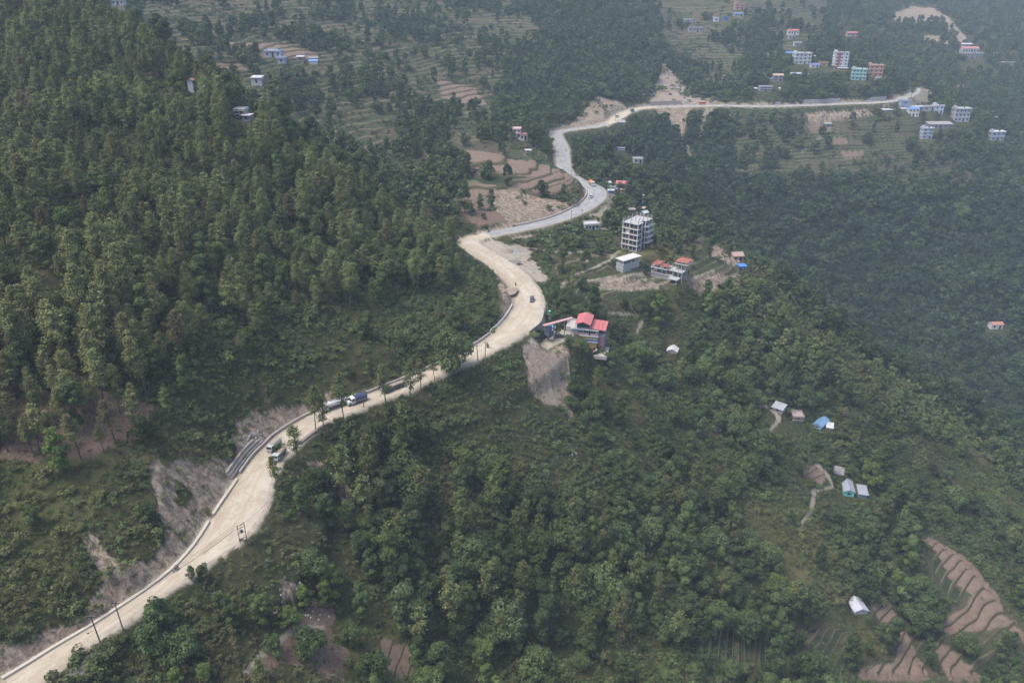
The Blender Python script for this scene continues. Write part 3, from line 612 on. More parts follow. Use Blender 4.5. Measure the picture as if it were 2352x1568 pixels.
NEEDLE = leaf_mat('pine_needles', (0.072,0.096,0.036), (0.208,0.236,0.096), .15)
BARK, nt, b_, _ = mat('bark'); n = N(nt); nt.links.new(n.mix(n.noise(n.mapv(n.coord(), (1, 1, .2)), 3, 4), (0.05,0.035,0.027), (0.13,0.10,0.078)), b_.inputs['Base Color'])

def leaf_cards(P, Nn, size, r, asp=1.0):
    """one quad per leaf cluster: centres P, facing roughly Nn"""
    k = len(P); Nn = Nn/np.maximum(np.linalg.norm(Nn, axis=1), 1e-6)[:, None]
    T = np.cross(Nn, r.normal(size=(k, 3))); T /= np.maximum(np.linalg.norm(T, axis=1), 1e-6)[:, None]; Bt = np.cross(Nn, T)
    s = (size*r.uniform(.6, 1.35, k))[:, None]
    V = np.stack([P-T*s*asp-Bt*s*.5, P+T*s*.2-Bt*s*.75, P+T*s*asp+Bt*s*.4, P-T*s*.3+Bt*s*.8], 1)
    return V.reshape(-1, 3)
def crown_mesh(name, seed, kind, nleaf, size, m):
    r = np.random.default_rng(seed)
    if kind == 'round' or kind == 'tall' or kind == 'wide':
        H, W = {'round': (7.0, 3.6), 'tall': (11.0, 3.0), 'wide': (6.0, 5.2)}[kind]
        K = {'round': 15, 'tall': 17, 'wide': 20}[kind]; cl = []
        for i in range(K):
            z = (i+.5)/K; prof = math.sin(math.pi*min(1, (z*.86+.12)))**.7; a = i*2.4+r.uniform(-.5, .5); rr = W*prof*r.uniform(.35, .85)
            cl.append((math.cos(a)*rr, math.sin(a)*rr, H*(z-.03)+r.uniform(-.5, .5), W*r.uniform(.30, .52)))
        cl = np.array(cl); cl[:, :2] += r.normal(size=2)*W*.12; keep = r.uniform(size=K) > .14; keep[K//2] = True; cl = cl[keep]; K = len(cl); cl[:, 3] *= r.uniform(.75, 1.2, K)
        idx = r.choice(K, nleaf, p=cl[:, 3]**2/np.sum(cl[:, 3]**2)); D = r.normal(size=(nleaf, 3)); D[:, 2] = D[:, 2]*.8+.25; D /= np.linalg.norm(D, axis=1)[:, None]
        rad = cl[idx, 3]*r.uniform(.62, 1.08, nleaf)**.7
        P = cl[idx, :3]+D*rad[:, None]*np.array([1, 1, .78]); Nn = D+r.normal(size=(nleaf, 3))*.55+np.array([0, 0, .35])
        V = leaf_cards(P, Nn, size, r); cv = r.uniform(0, .5, K)[idx]
        lv = np.clip(cv+r.uniform(0, .5, nleaf), 0, 1)
    elif kind == 'pine' or kind == 'thinpine':
        P = []; Nn = []; cvs = []; H = 9.5 if kind == 'pine' else 9.0; K = 30 if kind == 'pine' else 15
        per = nleaf//K
        for i in range(K):
            z = (i/(K-1))**.9; w = (1-z**1.25)**.85*2.9*(.55+.45*min(1, z*3.2+.2))+.32; a = i*2.399+r.uniform(-.5, .5); L = w*r.uniform(.45, 1.12)
            cx, cy, cz = math.cos(a)*L, math.sin(a)*L, z*H+L*.12
            t = r.uniform(.25, 1.12, per)**.8; sp = .30+.42*w*.35
            q = np.column_stack([cx*t, cy*t, z*H+L*.22*t])+r.normal(size=(per, 3))*np.array([sp, sp, sp*.62])*(.5+.6*t)[:, None]
            P.append(q); Nn.append(np.column_stack([np.full(per, math.cos(a)*.4), np.full(per, math.sin(a)*.4), np.ones(per)])+r.normal(size=(per, 3))*.75); cvs.append(np.full(per, r.uniform(0, .45)))
        P = np.vstack(P); Nn = np.vstack(Nn); k = len(P); V = leaf_cards(P, Nn, size, r, 1.35); lv = np.clip(.15+np.concatenate(cvs)*.6+r.uniform(0, .45, k), 0, 1); nleaf = k
    elif kind == 'shrub':
        K = 6; cl = np.column_stack([r.normal(size=(K, 2))*.75, r.uniform(.25, .9, K), r.uniform(.45, .8, K)])
        idx = r.integers(0, K, nleaf); D = r.normal(size=(nleaf, 3)); D[:, 2] = np.abs(D[:, 2])*.9; D /= np.linalg.norm(D, axis=1)[:, None]
        P = cl[idx, :3]+D*cl[idx, 3:4]*r.uniform(.6, 1.1, (nleaf, 1)); V = leaf_cards(P, D+r.normal(size=(nleaf, 3))*.5+np.array([0, 0, .4]), size, r); lv = np.clip(r.uniform(0, .5, K)[idx]+r.uniform(0, .5, nleaf), 0, 1)
    elif kind == 'tuft':
        a = r.uniform(0, 2*math.pi, nleaf); rr = np.sqrt(r.uniform(0, 1, nleaf))*1.3; h = r.uniform(.25, .7, nleaf)
        bx, by = np.cos(a)*rr, np.sin(a)*rr; le = r.normal(size=(nleaf, 2))*.22; w = r.normal(size=(nleaf, 2))*.07
        V = np.stack([np.column_stack([bx-w[:, 0], by-w[:, 1], -.1+0*h]), np.column_stack([bx+w[:, 0], by+w[:, 1], -.1+0*h]), np.column_stack([bx+le[:, 0]+w[:, 0]*.5, by+le[:, 1]+w[:, 1]*.5, h]), np.column_stack([bx+le[:, 0]-w[:, 0]*.5, by+le[:, 1]-w[:, 1]*.5, h*.97])], 1).reshape(-1, 3); lv = r.uniform(0, 1, nleaf)
    Q = np.arange(len(V)).reshape(-1, 4); me = np_mesh(name, V, Q, m)
    at = me.attributes.new('lv', 'FLOAT', 'FACE'); at.data.foreach_set('value', np.asarray(lv, np.float32)); return me
def tube_np(path, radii, sides=6):
    V = []; Q = []
    for i, (p, rr) in enumerate(zip(path, radii)):
        p = np.array(p, float); q = np.array(path[min(i+1, len(path)-1)], float)-np.array(path[max(i-1, 0)], float); q /= np.linalg.norm(q)+1e-9
        a = np.cross(q, [0, 1, .1]); a /= np.linalg.norm(a)+1e-9; b = np.cross(q, a)
        for k in range(sides): t = 2*math.pi*k/sides; V.append(p+(a*math.cos(t)+b*math.sin(t))*rr)
    for i in range(len(path)-1):
        for k in range(sides): k2 = (k+1) % sides; Q.append((i*sides+k, i*sides+k2, (i+1)*sides+k2, (i+1)*sides+k))
    return V, Q
def trunk_mesh(name, seed, h, r0, limbs, zl, spread, taper=.35):
    r = np.random.default_rng(seed); V = []; Q = []
    def add(p, rd, s=6):
        v, q = tube_np(p, rd, s); o = len(V); V.extend(v); Q.extend([tuple(i+o for i in f) for f in q])
    bx, by = r.uniform(-.3, .3, 2)
    add([(0, 0, -1.2), (0, 0, .2), (bx*.5, by*.5, h*.4), (bx, by, h*.75), (bx*1.3, by*1.2, h)], [r0*1.35, r0*1.05, r0*.85, r0*.6, r0*taper])
    for i in range(limbs):
        z = zl+(h-zl)*(i+.3)/limbs; a = i*2.4+r.uniform(-.4, .4); L = spread*(1-.45*i/limbs)*r.uniform(.7, 1); f = z/h
        p = np.array([bx*f, by*f, z]); d = np.array([math.cos(a), math.sin(a), .55])
        add([p, p+d*L*.5, p+d*L+np.array([0, 0, L*.15])], [r0*.38, r0*.24, r0*.08], 5)
    return np_mesh(name, V, Q, BARK, True)
KIND = {}   # kind -> list of (crown mesh, trunk mesh, crown base z, nominal height, far crown)
def reg(kind, variants): KIND[kind] = variants
reg('round', [(crown_mesh('crown_round', 11+i, 'round', 2100, .27, LEAF), trunk_mesh('trunk_round', i, 6.5, .22, 6, 2.2, 2.6), 2.3, 9.5, crown_mesh('far_round', 11+i, 'round', 520, .56, LEAF)) for i in range(5)])
reg('tall', [(crown_mesh('crown_tall', 31+i, 'tall', 2500, .27, LEAF), trunk_mesh('trunk_tall', 5+i, 11, .24, 8, 3.0, 2.2), 2.6, 14, crown_mesh('far_tall', 31+i, 'tall', 600, .58, LEAF)) for i in range(4)])
reg('wide', [(crown_mesh('crown_wide', 51+i, 'wide', 3000, .28, LEAF), trunk_mesh('trunk_wide', 9+i, 6.5, .32, 8, 2.0, 3.8), 2.4, 8.8, crown_mesh('far_wide', 51+i, 'wide', 700, .60, LEAF)) for i in range(3)])
reg('pine', [(crown_mesh('crown_pine', 71+i, 'pine', 4200, .165, NEEDLE), trunk_mesh('trunk_pine', 15+i, 16.5, .26, 10, 7.5, 2.6, .2), 7.5, 18.0, crown_mesh('far_pine', 71+i, 'pine', 1700, .26, NEEDLE)) for i in range(5)])
reg('thin', [(crown_mesh('crown_thin', 91+i, 'thinpine', 1300, .21, NEEDLE), trunk_mesh('trunk_thin', 25+i, 15.5, .19, 9, 6.5, 2.2, .2), 6.8, 16.5, crown_mesh('far_thin', 91+i, 'thinpine', 420, .38, NEEDLE)) for i in range(2)])
SHRUB = [crown_mesh('shrub', 101+i, 'shrub', 210, .17, LEAF) for i in range(4)]; SHRUBF = [crown_mesh('shrub_far', 111+i, 'shrub', 70, .33, LEAF) for i in range(2)]
TUFT = [crown_mesh('grass_tuft', 121+i, 'tuft', 70, .2, LEAF) for i in range(2)]

def scatter(name, pts, rots, scales, tints, idx, meshes, label, tilts=None):
    """one uncountable mass of plants: points carrying instances of real meshes"""
    me = bpy.data.meshes.new(name); me.vertices.add(len(pts)); me.vertices.foreach_set('co', np.asarray(pts, np.float32).ravel())
    for k, ty, v in (('rz', 'FLOAT_VECTOR', np.column_stack([np.random.default_rng(5).normal(0, .07, len(rots)), np.random.default_rng(6).normal(0, .07, len(rots)), rots]) if not name.endswith('woods') else np.column_stack([tilts[:, 0], tilts[:, 1], rots])), ('sc', 'FLOAT_VECTOR', scales), ('tint', 'FLOAT_VECTOR', tints), ('ix', 'INT', idx)):
        a = me.attributes.new(k, ty, 'POINT'); v = np.asarray(v, np.int32 if ty == 'INT' else np.float32)
        a.data.foreach_set('vector' if 'VECTOR' in ty else 'value', v.ravel())
    o = bpy.data.objects.new(name, me); COL.objects.link(o); o['kind'] = 'stuff'; o['label'] = label
    src = bpy.data.collections.new(name+'_kinds')
    for i, q in enumerate(meshes): 
        s = bpy.data.objects.new('%s_%02d' % (name, i), q); src.objects.link(s)
    ng = bpy.data.node_groups.new(name, 'GeometryNodeTree'); ng.interface.new_socket('Geometry', in_out='INPUT', socket_type='NodeSocketGeometry'); ng.interface.new_socket('Geometry', in_out='OUTPUT', socket_type='NodeSocketGeometry')
    gi = ng.nodes.new('NodeGroupInput'); go = ng.nodes.new('NodeGroupOutput'); ip = ng.nodes.new('GeometryNodeInstanceOnPoints'); ci = ng.nodes.new('GeometryNodeCollectionInfo')
    ci.inputs['Collection'].default_value = src; ci.inputs['Separate Children'].default_value = True; ci.inputs['Reset Children'].default_value = True
    def na(k, ty):
        x = ng.nodes.new('GeometryNodeInputNamedAttribute'); x.data_type = ty; x.inputs['Name'].default_value = k; return x.outputs['Attribute']
    L = ng.links.new
    L(gi.outputs[0], ip.inputs['Points']); L(ci.outputs[0], ip.inputs['Instance']); ip.inputs['Pick Instance'].default_value = True
    L(na('ix', 'INT'), ip.inputs['Instance Index']); L(na('rz', 'FLOAT_VECTOR'), ip.inputs['Rotation']); L(na('sc', 'FLOAT_VECTOR'), ip.inputs['Scale']); L(ip.outputs[0], go.inputs[0])
    md = o.modifiers.new('plants', 'NODES'); md.node_group = ng; return o
# ------------------------------------------------------------------ where things grow
# what must stay in sight: road, buildings, vehicles, terraces (u0, v0, u1, v1)
KEEP = [(2000,1400,2110,1560),(1985,1530,2060,1568),(2120,1250,2300,1340),(2190,1370,2300,1440),(2160,1490,2250,1560),(655,1330,700,1380),(620,1440,700,1500),(1198,800,1300,850),(1218,850,1305,905),(1245,900,1312,960),(1205,560,1262,645),(1310,715,1400,820),(1412,490,1505,585),(1415,580,1480,630),(1480,575,1580,650),(1395,410,1445,440),(1240,730,1320,792),(1170,300,1215,350),(600,115,735,150),(565,178,608,200),(536,255,580,282),
        (432,190,448,216),(360,200,376,216),(1765,920,1915,995),(1905,1070,1995,1150),(1945,1368,1998,1412),(2272,735,2306,760),(1525,792,1560,812),(1682,578,1716,624),(1360,505,1400,530),(1450,448,1490,492),(1418,268,1440,290),(1452,360,1488,378),(1418,340,1436,350),
        (1815,118,1868,152),(1908,122,1950,162),(1955,158,1996,188),(1992,150,2030,178),(1866,145,1900,160),(1768,170,1795,188),(1805,98,1850,112),(1805,68,1842,90),(1740,195,1782,212),(1940,72,1968,84),(2200,98,2268,145),(2078,232,2230,290),(2112,286,2140,320),(2185,248,2228,280),(2270,300,2310,322),
        (1570,45,1620,80),(1625,44,1665,56),(1685,8,1712,40),(255,0,285,14),(2060,196,2115,235),(1420,855,1425,856)]
KW, KH = 588, 392
KEEPD = np.zeros((KH, KW), np.float32)
for k in range(0, len(RD)):
    for s in (-.45, -.2, 0, .2, .45):
        x = RD[k, 0]+NRM[k, 0]*RD[k, 3]*s; y = RD[k, 1]+NRM[k, 1]*RD[k, 3]*s; u, v = pix(x, y, RD[k, 2]); dpt = y*CP-RD[k, 2]*SP
        i, j = int(v/4), int(u/4)
        if 0 <= i < KH and 0 <= j < KW:
            g0 = float(hit(u, v)[0] @ np.array([0, CP, -SP])) if k % 6 == 0 and s == 0 else dpt
            if g0 > dpt-12: KEEPD[max(i-1, 0):i+2, max(j-1, 0):j+2] = np.maximum(KEEPD[max(i-1, 0):i+2, max(j-1, 0):j+2], dpt)
for (a, b, c, e) in KEEP:
    t = float(hit((a+c)/2, e)[0] @ np.array([0, CP, -SP]))+6; s = KEEPD[b//4:e//4+1, a//4:c//4+1]; KEEPD[b//4:e//4+1, a//4:c//4+1] = np.maximum(s, t)
def blocks(x, y, z, h, r, dense=True):
    """does a plant of height h and crown radius r stand in front of something that must stay visible?"""
    out = np.zeros(len(x), bool); td = y*CP-z*SP
    for f in (.1, .25, .4, .55, .7, .85, 1.0):
        for s in (-.9, -.45, 0, .45, .9):
            u, v = pix(x+r*s*(1 if f < 1 else .3), y, z+h*f); i = (v/4).astype(int); j = (u/4).astype(int); ok = (i >= 0) & (i < KH) & (j >= 0) & (j < KW)
            k = KEEPD[np.clip(i, 0, KH-1), np.clip(j, 0, KW-1)]; out |= ok & (k > td+2.0)
    return out
PINEP = np.array([(-600,-200),(150,-60),(330,110),(450,190),(570,280),(700,370),(850,460),(1060,590),(1110,640),(1000,680),(850,710),(700,720),(560,780),(470,820),(350,890),(345,1000),(250,1045),(100,1075),(-200,1090),(-900,900)], float)
MIDP = np.array([(345,900),(480,820),(700,720),(850,710),(1000,680),(1110,640),(1150,760),(1060,800),(850,880),(700,930),(540,960),(440,1040),(350,1010)], float)
LOWL = np.array([(-300,1060),(250,1045),(440,1040),(540,960),(600,1000),(0,1560),(-300,1700)], float)
BOTL = np.array([(200,1600),(450,1330),(640,1180),(800,1280),(920,1420),(980,1650)], float)
RGRASS = np.array([(1690,1120),(1860,1130),(1960,1330),(1960,1420),(1800,1370),(1700,1240)], float)
TOWERP = np.array([(1200,540),(1400,540),(1700,520),(1730,620),(1700,680),(1400,700),(1240,650)], float)
DENSE = np.array([(700,985),(800,960),(900,925),(940,980),(960,1100),(1000,1250),(1150,1150),(1300,1120),(1420,1180),(1500,1380),(1400,1560),(1100,1560),(950,1400),(800,1230),(700,1130)], float)
FARF = np.array([(1250,240),(1240,60),(1180,0),(1150,-80),(1520,-80),(1520,120),(1480,225)], float)
RSLOPE = np.array([(1320,300),(1480,255),(1640,250),(1700,420),(2352,460),(2500,460),(2500,1250),(2352,1240),(2218,1010),(1991,850),(1851,740),(1700,560),(1500,480),(1420,410),(1340,390)], float)
def ptin(P, u, v):
    c = np.zeros(len(u), bool)
    for i in range(len(P)):
        x1, y1 = P[i-1]; x2, y2 = P[i]
        if y1 == y2: continue
        c ^= ((y1 > v) != (y2 > v)) & (u < (x2-x1)*(v-y1)/(y2-y1)+x1)
    return c
CREST = [(1560,500),(1640,560),(1715,615),(1785,665),(1851,722),(1945,769),(1991,822),(2051,865),(2101,899),(2191,939),(2218,989),(2268,1045),(2352,1150)]
def crest_d(u, v):
    """photo distance below the line of the spur crest (negative behind it)"""
    return v-np.interp(u, [q[0] for q in CREST], [q[1] for q in CREST])+np.where(u < 1600, -999, 0)
def grid_points(cell, t0, t1, r):
    xs = np.arange(-1300, 1500, cell); ys = np.arange(60, 2300, cell); X, Y = np.meshgrid(xs, ys); X = X.ravel()+r.uniform(-.48, .48, X.size)*cell; Y = Y.ravel()+r.uniform(-.48, .48, Y.size)*cell
    k = (np.abs(X) < .78*Y+40) & (Y > .80*t0) & (Y < 1.1*t1); X = X[k]; Y = Y[k]; Z = sample(GZ, X, Y); td = Y*CP-Z*SP; u, v = pix(X, Y, Z)
    k = (td > t0) & (td <= t1) & (u > -180) & (u < 2530) & (v > -90) & (v < 1760); return X[k], Y[k], Z[k], td[k], u[k], v[k]
def seen(X, Y, Z, h):
    """top of the plant not behind the ground"""
    t = np.linspace(.35, .985, 48)[None]; x = X[:, None]*t; y = Y[:, None]*t; z = (Z+h)[:, None]*t
    return ~np.any(sample(GZ, x, y) > z+1.0, axis=1)
def open_ground(X, Y):
    return np.maximum.reduce([sample(SOIL, X, Y), sample(BARE, X, Y), sample(DUST, X, Y), sample(RUBBLE, X, Y)])
rr = np.random.default_rng(21)
trees = []            # x y z kind variant scale rz tint(3) zone
_padxy = np.array(PADS)
def plant_zone(cell, t0, t1):
    X, Y, Z, td, u, v = grid_points(cell, t0, t1, rr)
    n_ = len(X); op = open_ground(X, Y); d_ = sample(DR, X, Y)-sample(RD[IR, 3]/2, X, Y); te = sample(TERR, X, Y); cl = fbm(X, Y, 60, 3); cl2 = fbm(X+500, Y, 22, 2)
    pine = ptin(PINEP, u, v) & (td < 560); mid = ptin(MIDP, u, v) & (td < 420); lowl = ptin(LOWL, u, v) & (td < 330); botl = ptin(BOTL, u, v) & (td < 320); rg = ptin(RGRASS, u, v) & (td < 450)
    tw = ptin(TOWERP, u, v) & (td < 600); farf = ptin(FARF, u, v) & (td > 560); rs = ptin(RSLOPE, u, v) & (td > 470)
    p = np.clip(.56+.75*cl+.45*cl2, .15, .95); zone = np.full(n_, 0)
    p[te > .3] = .07+.62*smooth(.06, .38, cl[te > .3])
    p[lowl] = .03; p[botl] = .13; p[rg] = .10; p[tw] = .10; p[mid] = .16+.2*smooth(-.1, .4, cl[mid]); p[farf] = .95; p[rs] = np.where(te[rs] > .3, .06+.55*smooth(.12, .45, cl[rs]), .97)
    dn = ptin(DENSE, u, v) & (td < 400); p[dn] = .9
    p[pine] = np.clip(.86+.5*cl2[pine], .35, 1)
    crd = crest_d(u, v); p *= np.where((crd > 0) & (crd < 75) & (td < 520), .30, 1)
    hs = (td > 600) & ~farf & ~rs & (te < .3); p[hs] = .8
    p *= (op < .25); p *= np.clip((d_-2.5)/4, 0, 1)
    for (px, py, pr) in _padxy: p[np.hypot(X-px, Y-py) < pr*1.1+2] = 0
    k = rr.uniform(size=n_) < p
    for i in np.where(k)[0]:
        fresh = max(0, rr.normal(.06, .1)); brown = max(0, rr.normal(.02, .06)); br = rr.uniform(.72, 1.15)
        if pine[i]:
            q = rr.uniform(); far_up = np.clip((u[i]-450)/450, 0, 1)
            if q < .10+.22*far_up: kd = rr.choice(['tall', 'round']); s = rr.uniform(.8, 1.15); fresh += rr.uniform(0, .5)
            else:
                br *= 1.18; kd = 'pine' if rr.uniform() < .8 else 'thin'; s = rr.uniform(.55, 1.08)*(1+.25*cl2[i]); br *= 1+.25*cl2[i]
                ol = smooth(520, 900, v[i])*(1-far_up); fresh += .14*ol+.06; brown += .30*ol+.08*rr.uniform(); br *= 1+.12*ol
                if rr.uniform() < .07: brown += .5
            zn = 1
        elif mid[i]: kd = rr.choice(['round', 'tall', 'round', 'thin']); s = rr.uniform(.45, .95); fresh += rr.choice([0, 0, .4]); zn = 2
        elif lowl[i]: kd = 'round'; s = rr.uniform(.4, .7); fresh += .3; zn = 3
        elif botl[i]: kd = rr.choice(['round', 'tall', 'round', 'thin']); s = rr.uniform(.5, .95); fresh += rr.choice([0, .2, .7]); zn = 4
        elif rs[i]: kd = rr.choice(['round', 'tall', 'wide', 'round']); s = rr.uniform(.8, 1.7)*(1+.3*cl[i]); br *= .62+.22*cl2[i]; fresh = .5 if rr.uniform() < .025 else 0; zn = 5  # ravine shade put into the tint: crowns behind the spur crest darkened
        elif te[i] > .3: kd = rr.choice(['round', 'tall', 'tall', 'wide']); s = rr.uniform(.6, 1.25); br *= .85; zn = 6
        elif td[i] > 560: kd = rr.choice(['round', 'tall', 'wide']); s = rr.uniform(.8, 1.35); br *= .85; zn = 7
        elif tw[i]: kd = rr.choice(['round', 'tall']); s = rr.uniform(.45, .9); zn = 8
        else:
            kd = rr.choice(['round', 'tall', 'wide', 'round', 'tall', 'thin'], p=[.26, .24, .14, .16, .12, .08]); s = rr.uniform(.40, 1.28)*(1+.3*cl2[i]); fresh += rr.uniform(.25, .8) if rr.uniform() < .14 else 0; brown += .3 if rr.uniform() < .12 else 0; br *= .8 if rr.uniform() < .25 else 1; br *= 1+.2*cl[i]; zn = 9
            if 0 < crd[i] < 140: fresh += .22; br *= 1.1; s *= .8
            if d_[i] < 14 and u[i] < 1250: s *= .6
            if dn[i]: s = max(s*1.15, .6); br *= .88; kd = rr.choice(['tall', 'round', 'wide', 'thin', 'tall'])
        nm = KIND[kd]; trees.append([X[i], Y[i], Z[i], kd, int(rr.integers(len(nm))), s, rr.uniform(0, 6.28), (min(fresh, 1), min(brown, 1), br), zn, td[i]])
plant_zone(4.8, 150, 560); plant_zone(7.4, 560, 1050); plant_zone(13, 1050, 2300)
# trees the photo shows one by one: (u, v of the foot, kind, scale, fresh, brown, brightness)
HAND = [(1030,850,'wide',1.75,.25,.18,1.1),(725,985,'thin',1.0,0,0,.8),(745,1000,'thin',.9,0,0,.8),(790,968,'thin',1.05,0,0,.75),(888,940,'thin',1.1,0,0,.8),(943,930,'thin',1.0,0,.2,.8),(968,905,'thin',.9,0,.3,.8),(1000,880,'thin',.7,0,.1,.8),
 (640,1130,'thin',.75,0,.05,.8),(640,1040,'round',.35,.2,0,1),(690,1075,'thin',1.0,0,0,.85),(150,1085,'tall',1.0,.75,0,1.15),(700,1400,'tall',.62,.75,0,1.15),(608,1440,'tall',.72,.55,0,1.1),(775,1380,'tall',.95,.9,.05,1.2),(720,1330,'wide',.95,.1,0,.85),
 (430,1520,'wide',.85,.12,0,1.0),(345,1500,'round',.95,.1,0,1.05),(370,1440,'round',.9,.1,0,1.0),(540,1440,'tall',.75,0,0,.8),(640,1500,'round',.6,.2,0,.95),(835,1430,'tall',.9,.35,0,1.05),(470,1560,'round',.55,.8,0,1.15),(410,1568,'round',.5,.85,0,1.15),
 (690,1180,'tall',.8,.15,0,.95),(1365,730,'tall',1.15,0,0,.6),(1260,780,'tall',.2,0,0,.8),(1305,800,'round',.62,.15,0,.9),(1340,812,'round',.7,.25,0,.95),(1130,1180,'wide',1.3,.05,0,.75),(1225,1170,'wide',1.35,0,.05,.62),(1450,1100,'tall',.8,.6,0,1.05),(1360,1240,'tall',.75,.75,0,1.15),
 (1480,1170,'round',.85,.6,0,1.1),(1540,1240,'round',.8,.3,0,1),(1010,1560,'tall',1.15,.1,0,.85),(960,1545,'tall',1.0,.1,0,.8),(710,1500,'wide',.9,.15,0,.9),(850,1560,'wide',1.0,.1,0,.75),(1460,830,'wide',1.2,.35,0,1.0),(1400,860,'round',1.1,.3,0,1.0),(1645,960,'tall',1.15,.4,0,1),(1785,790,'tall',.5,.2,0,.8),
 (1660,1140,'wide',1.1,.3,0,.95),(1620,1130,'round',.8,.5,.1,1),(1990,1370,'wide',1.25,.05,0,.6),(1885,1310,'tall',.9,0,.1,.7),(2085,1310,'tall',1.2,.6,0,1.05),(2110,1360,'wide',1.1,.3,0,.95),(2070,1230,'wide',1.2,.2,0,.9),(2150,1430,'wide',.9,.1,0,.9),(1870,1560,'wide',1.35,.05,0,.75),(1780,1330,'tall',1.0,.1,0,.7),
 (1166,430,'tall',1.0,0,0,.55),(1108,330,'tall',.8,0,0,.6),(1320,395,'tall',.9,0,0,.7),(2090,232,'pine',1.1,0,0,.6),(2200,510,'wide',2.0,.3,0,1.05),(1990,330,'wide',1.2,0,0,.7),(1700,590,'tall',1.2,.25,0,.85),(1630,590,'tall',.9,.1,0,.8),(1120,800,'tall',.2,0,0,.8),(610,660,'tall',1.0,.6,0,1.1),(880,680,'tall',1.05,.6,0,1.1),
 (430,900,'tall',.9,.5,0,1.1),(1060,615,'thin',.6,0,.4,.9),(715,600,'round',1.1,.5,0,1.1),(1025,640,'round',1.1,.3,0,1),(360,660,'round',1.0,.8,0,1.15),(30,560,'pine',1.0,.5,.0,1.1),(95,460,'pine',1.1,.2,.0,1.2),(2190,900,'wide',1.3,.35,.1,.9),(2330,1010,'wide',1.1,.6,.1,1.1),(470,1330,'round',.45,0,.2,.8),(440,1330,'round',.35,0,.3,.9)]
_h = hit([q[0] for q in HAND], [q[1] for q in HAND])
hand = []
for q, p in zip(HAND, _h):
    hand.append([p[0], p[1], p[2], q[2], int(rr.integers(len(KIND[q[2]]))), q[3], rr.uniform(0, 6.28), (q[4], q[5], q[6]), 20, p[1]*CP-p[2]*SP])
def th(t): return KIND[t[3]][t[4]][3]*t[5]
Tx = np.array([t[0] for t in trees]); Ty = np.array([t[1] for t in trees]); Tz = np.array([t[2] for t in trees]); Th = np.array([th(t) for t in trees])
cr = np.array([{'round': 3.6, 'tall': 3.2, 'wide': 5.2, 'pine': 3.2, 'thin': 2.2}[t[3]]*t[5] for t in trees])
ok = ~blocks(Tx, Ty, Tz, Th, cr) & seen(Tx, Ty, Tz, Th)
for q in hand: ok &= np.hypot(Tx-q[0], Ty-q[1]) > 3.2+cr*.4
trees = [t for t, k in zip(trees, ok) if k]
# ------------------------------------------------------------------ trees: the 300 largest of each kind one by one, the rest as woods
LM = [(20,30,'the top left corner'),(240,60,'the upper crest of the pine slope'),(440,200,'the narrow white house'),(560,270,'the stone house at the crest'),(30,330,'the left picture edge, high up'),(130,200,'the upper left pine slope'),(230,330,'the pine slope left of its middle'),(160,480,'the tall pale pine'),(30,700,'the left picture edge, halfway up'),(150,1060,'the lone bright tree on the left'),(60,930,'the reddish pine floor'),(300,950,'the lower right corner of the pines'),(330,620,'the middle of the pine slope'),(600,480,'the shaded upper pine slope'),
 (850,480,'the crest above the hairpin'),(1060,560,'the hairpin'),(700,620,'the mixed trees of the slope'),(880,680,'the bright tree above the scrub'),(470,780,'the scrub edge of the pines'),(1130,680,'the inside of the dirt bend'),(600,950,'the gabion wall'),(630,1030,'the two dump trucks'),(765,950,'the tanker'),(900,900,'the long dark truck'),(1030,830,'the big spreading tree'),
 (1110,830,'the pair of poles'),(1250,860,'the landslide scar'),(1240,780,'the palms'),(1345,760,'the red-roofed house'),(1540,805,'the pale tent roof'),(1460,550,'the unfinished tower'),(1530,640,'the rebar frame'),(1700,610,'the blue hut'),(560,1220,'the transformer frame'),(280,1420,'the lamp pole'),(410,1320,'the near motorcycle'),(680,1420,'the eroded ground'),(900,1500,'the bottom brown strips'),
 (1180,1170,'the two dark round crowns'),(1060,1300,'the wooded gully'),(1350,1250,'the wooded slope centre'),(1250,1480,'the bottom edge, centre'),(1550,1200,'the slope below the hamlet'),(1600,1480,'the bottom edge, right of centre'),(1790,940,'the hamlet'),(1870,970,'the blue-roofed hut'),(1945,1130,'the turquoise hut'),(1850,1090,'the bare patch with paths'),(1780,1250,'the grassy spur side'),(1975,1390,'the white shed'),
 (2090,1480,'the lower ploughed strips'),(2240,1330,'the brown terraces'),(2000,850,'the spur crest'),(2290,750,'the lone ravine house'),(1900,600,'the ravine forest'),(2150,950,'the dark ravine side'),(2200,500,'the huge pale crown'),(1600,380,'the scree gully'),(1420,430,'the blue roadside house'),(1200,330,'the villa'),(1200,420,'the ploughed terraces'),(630,130,'the lavender house'),(900,300,'the mid terraces'),
 (1850,200,'the far village'),(2150,270,'the right-hand house cluster'),(1900,340,'the far brown terraces'),(1530,200,'the far landslide'),(1350,150,'the far forest'),(1700,480,'the ravine head'),(1450,900,'the slope under the red-roofed house'),(1650,900,'the woods above the hamlet'),(1650,760,'the woods below the blue hut'),(1430,1060,'the thicket below the landslide')]
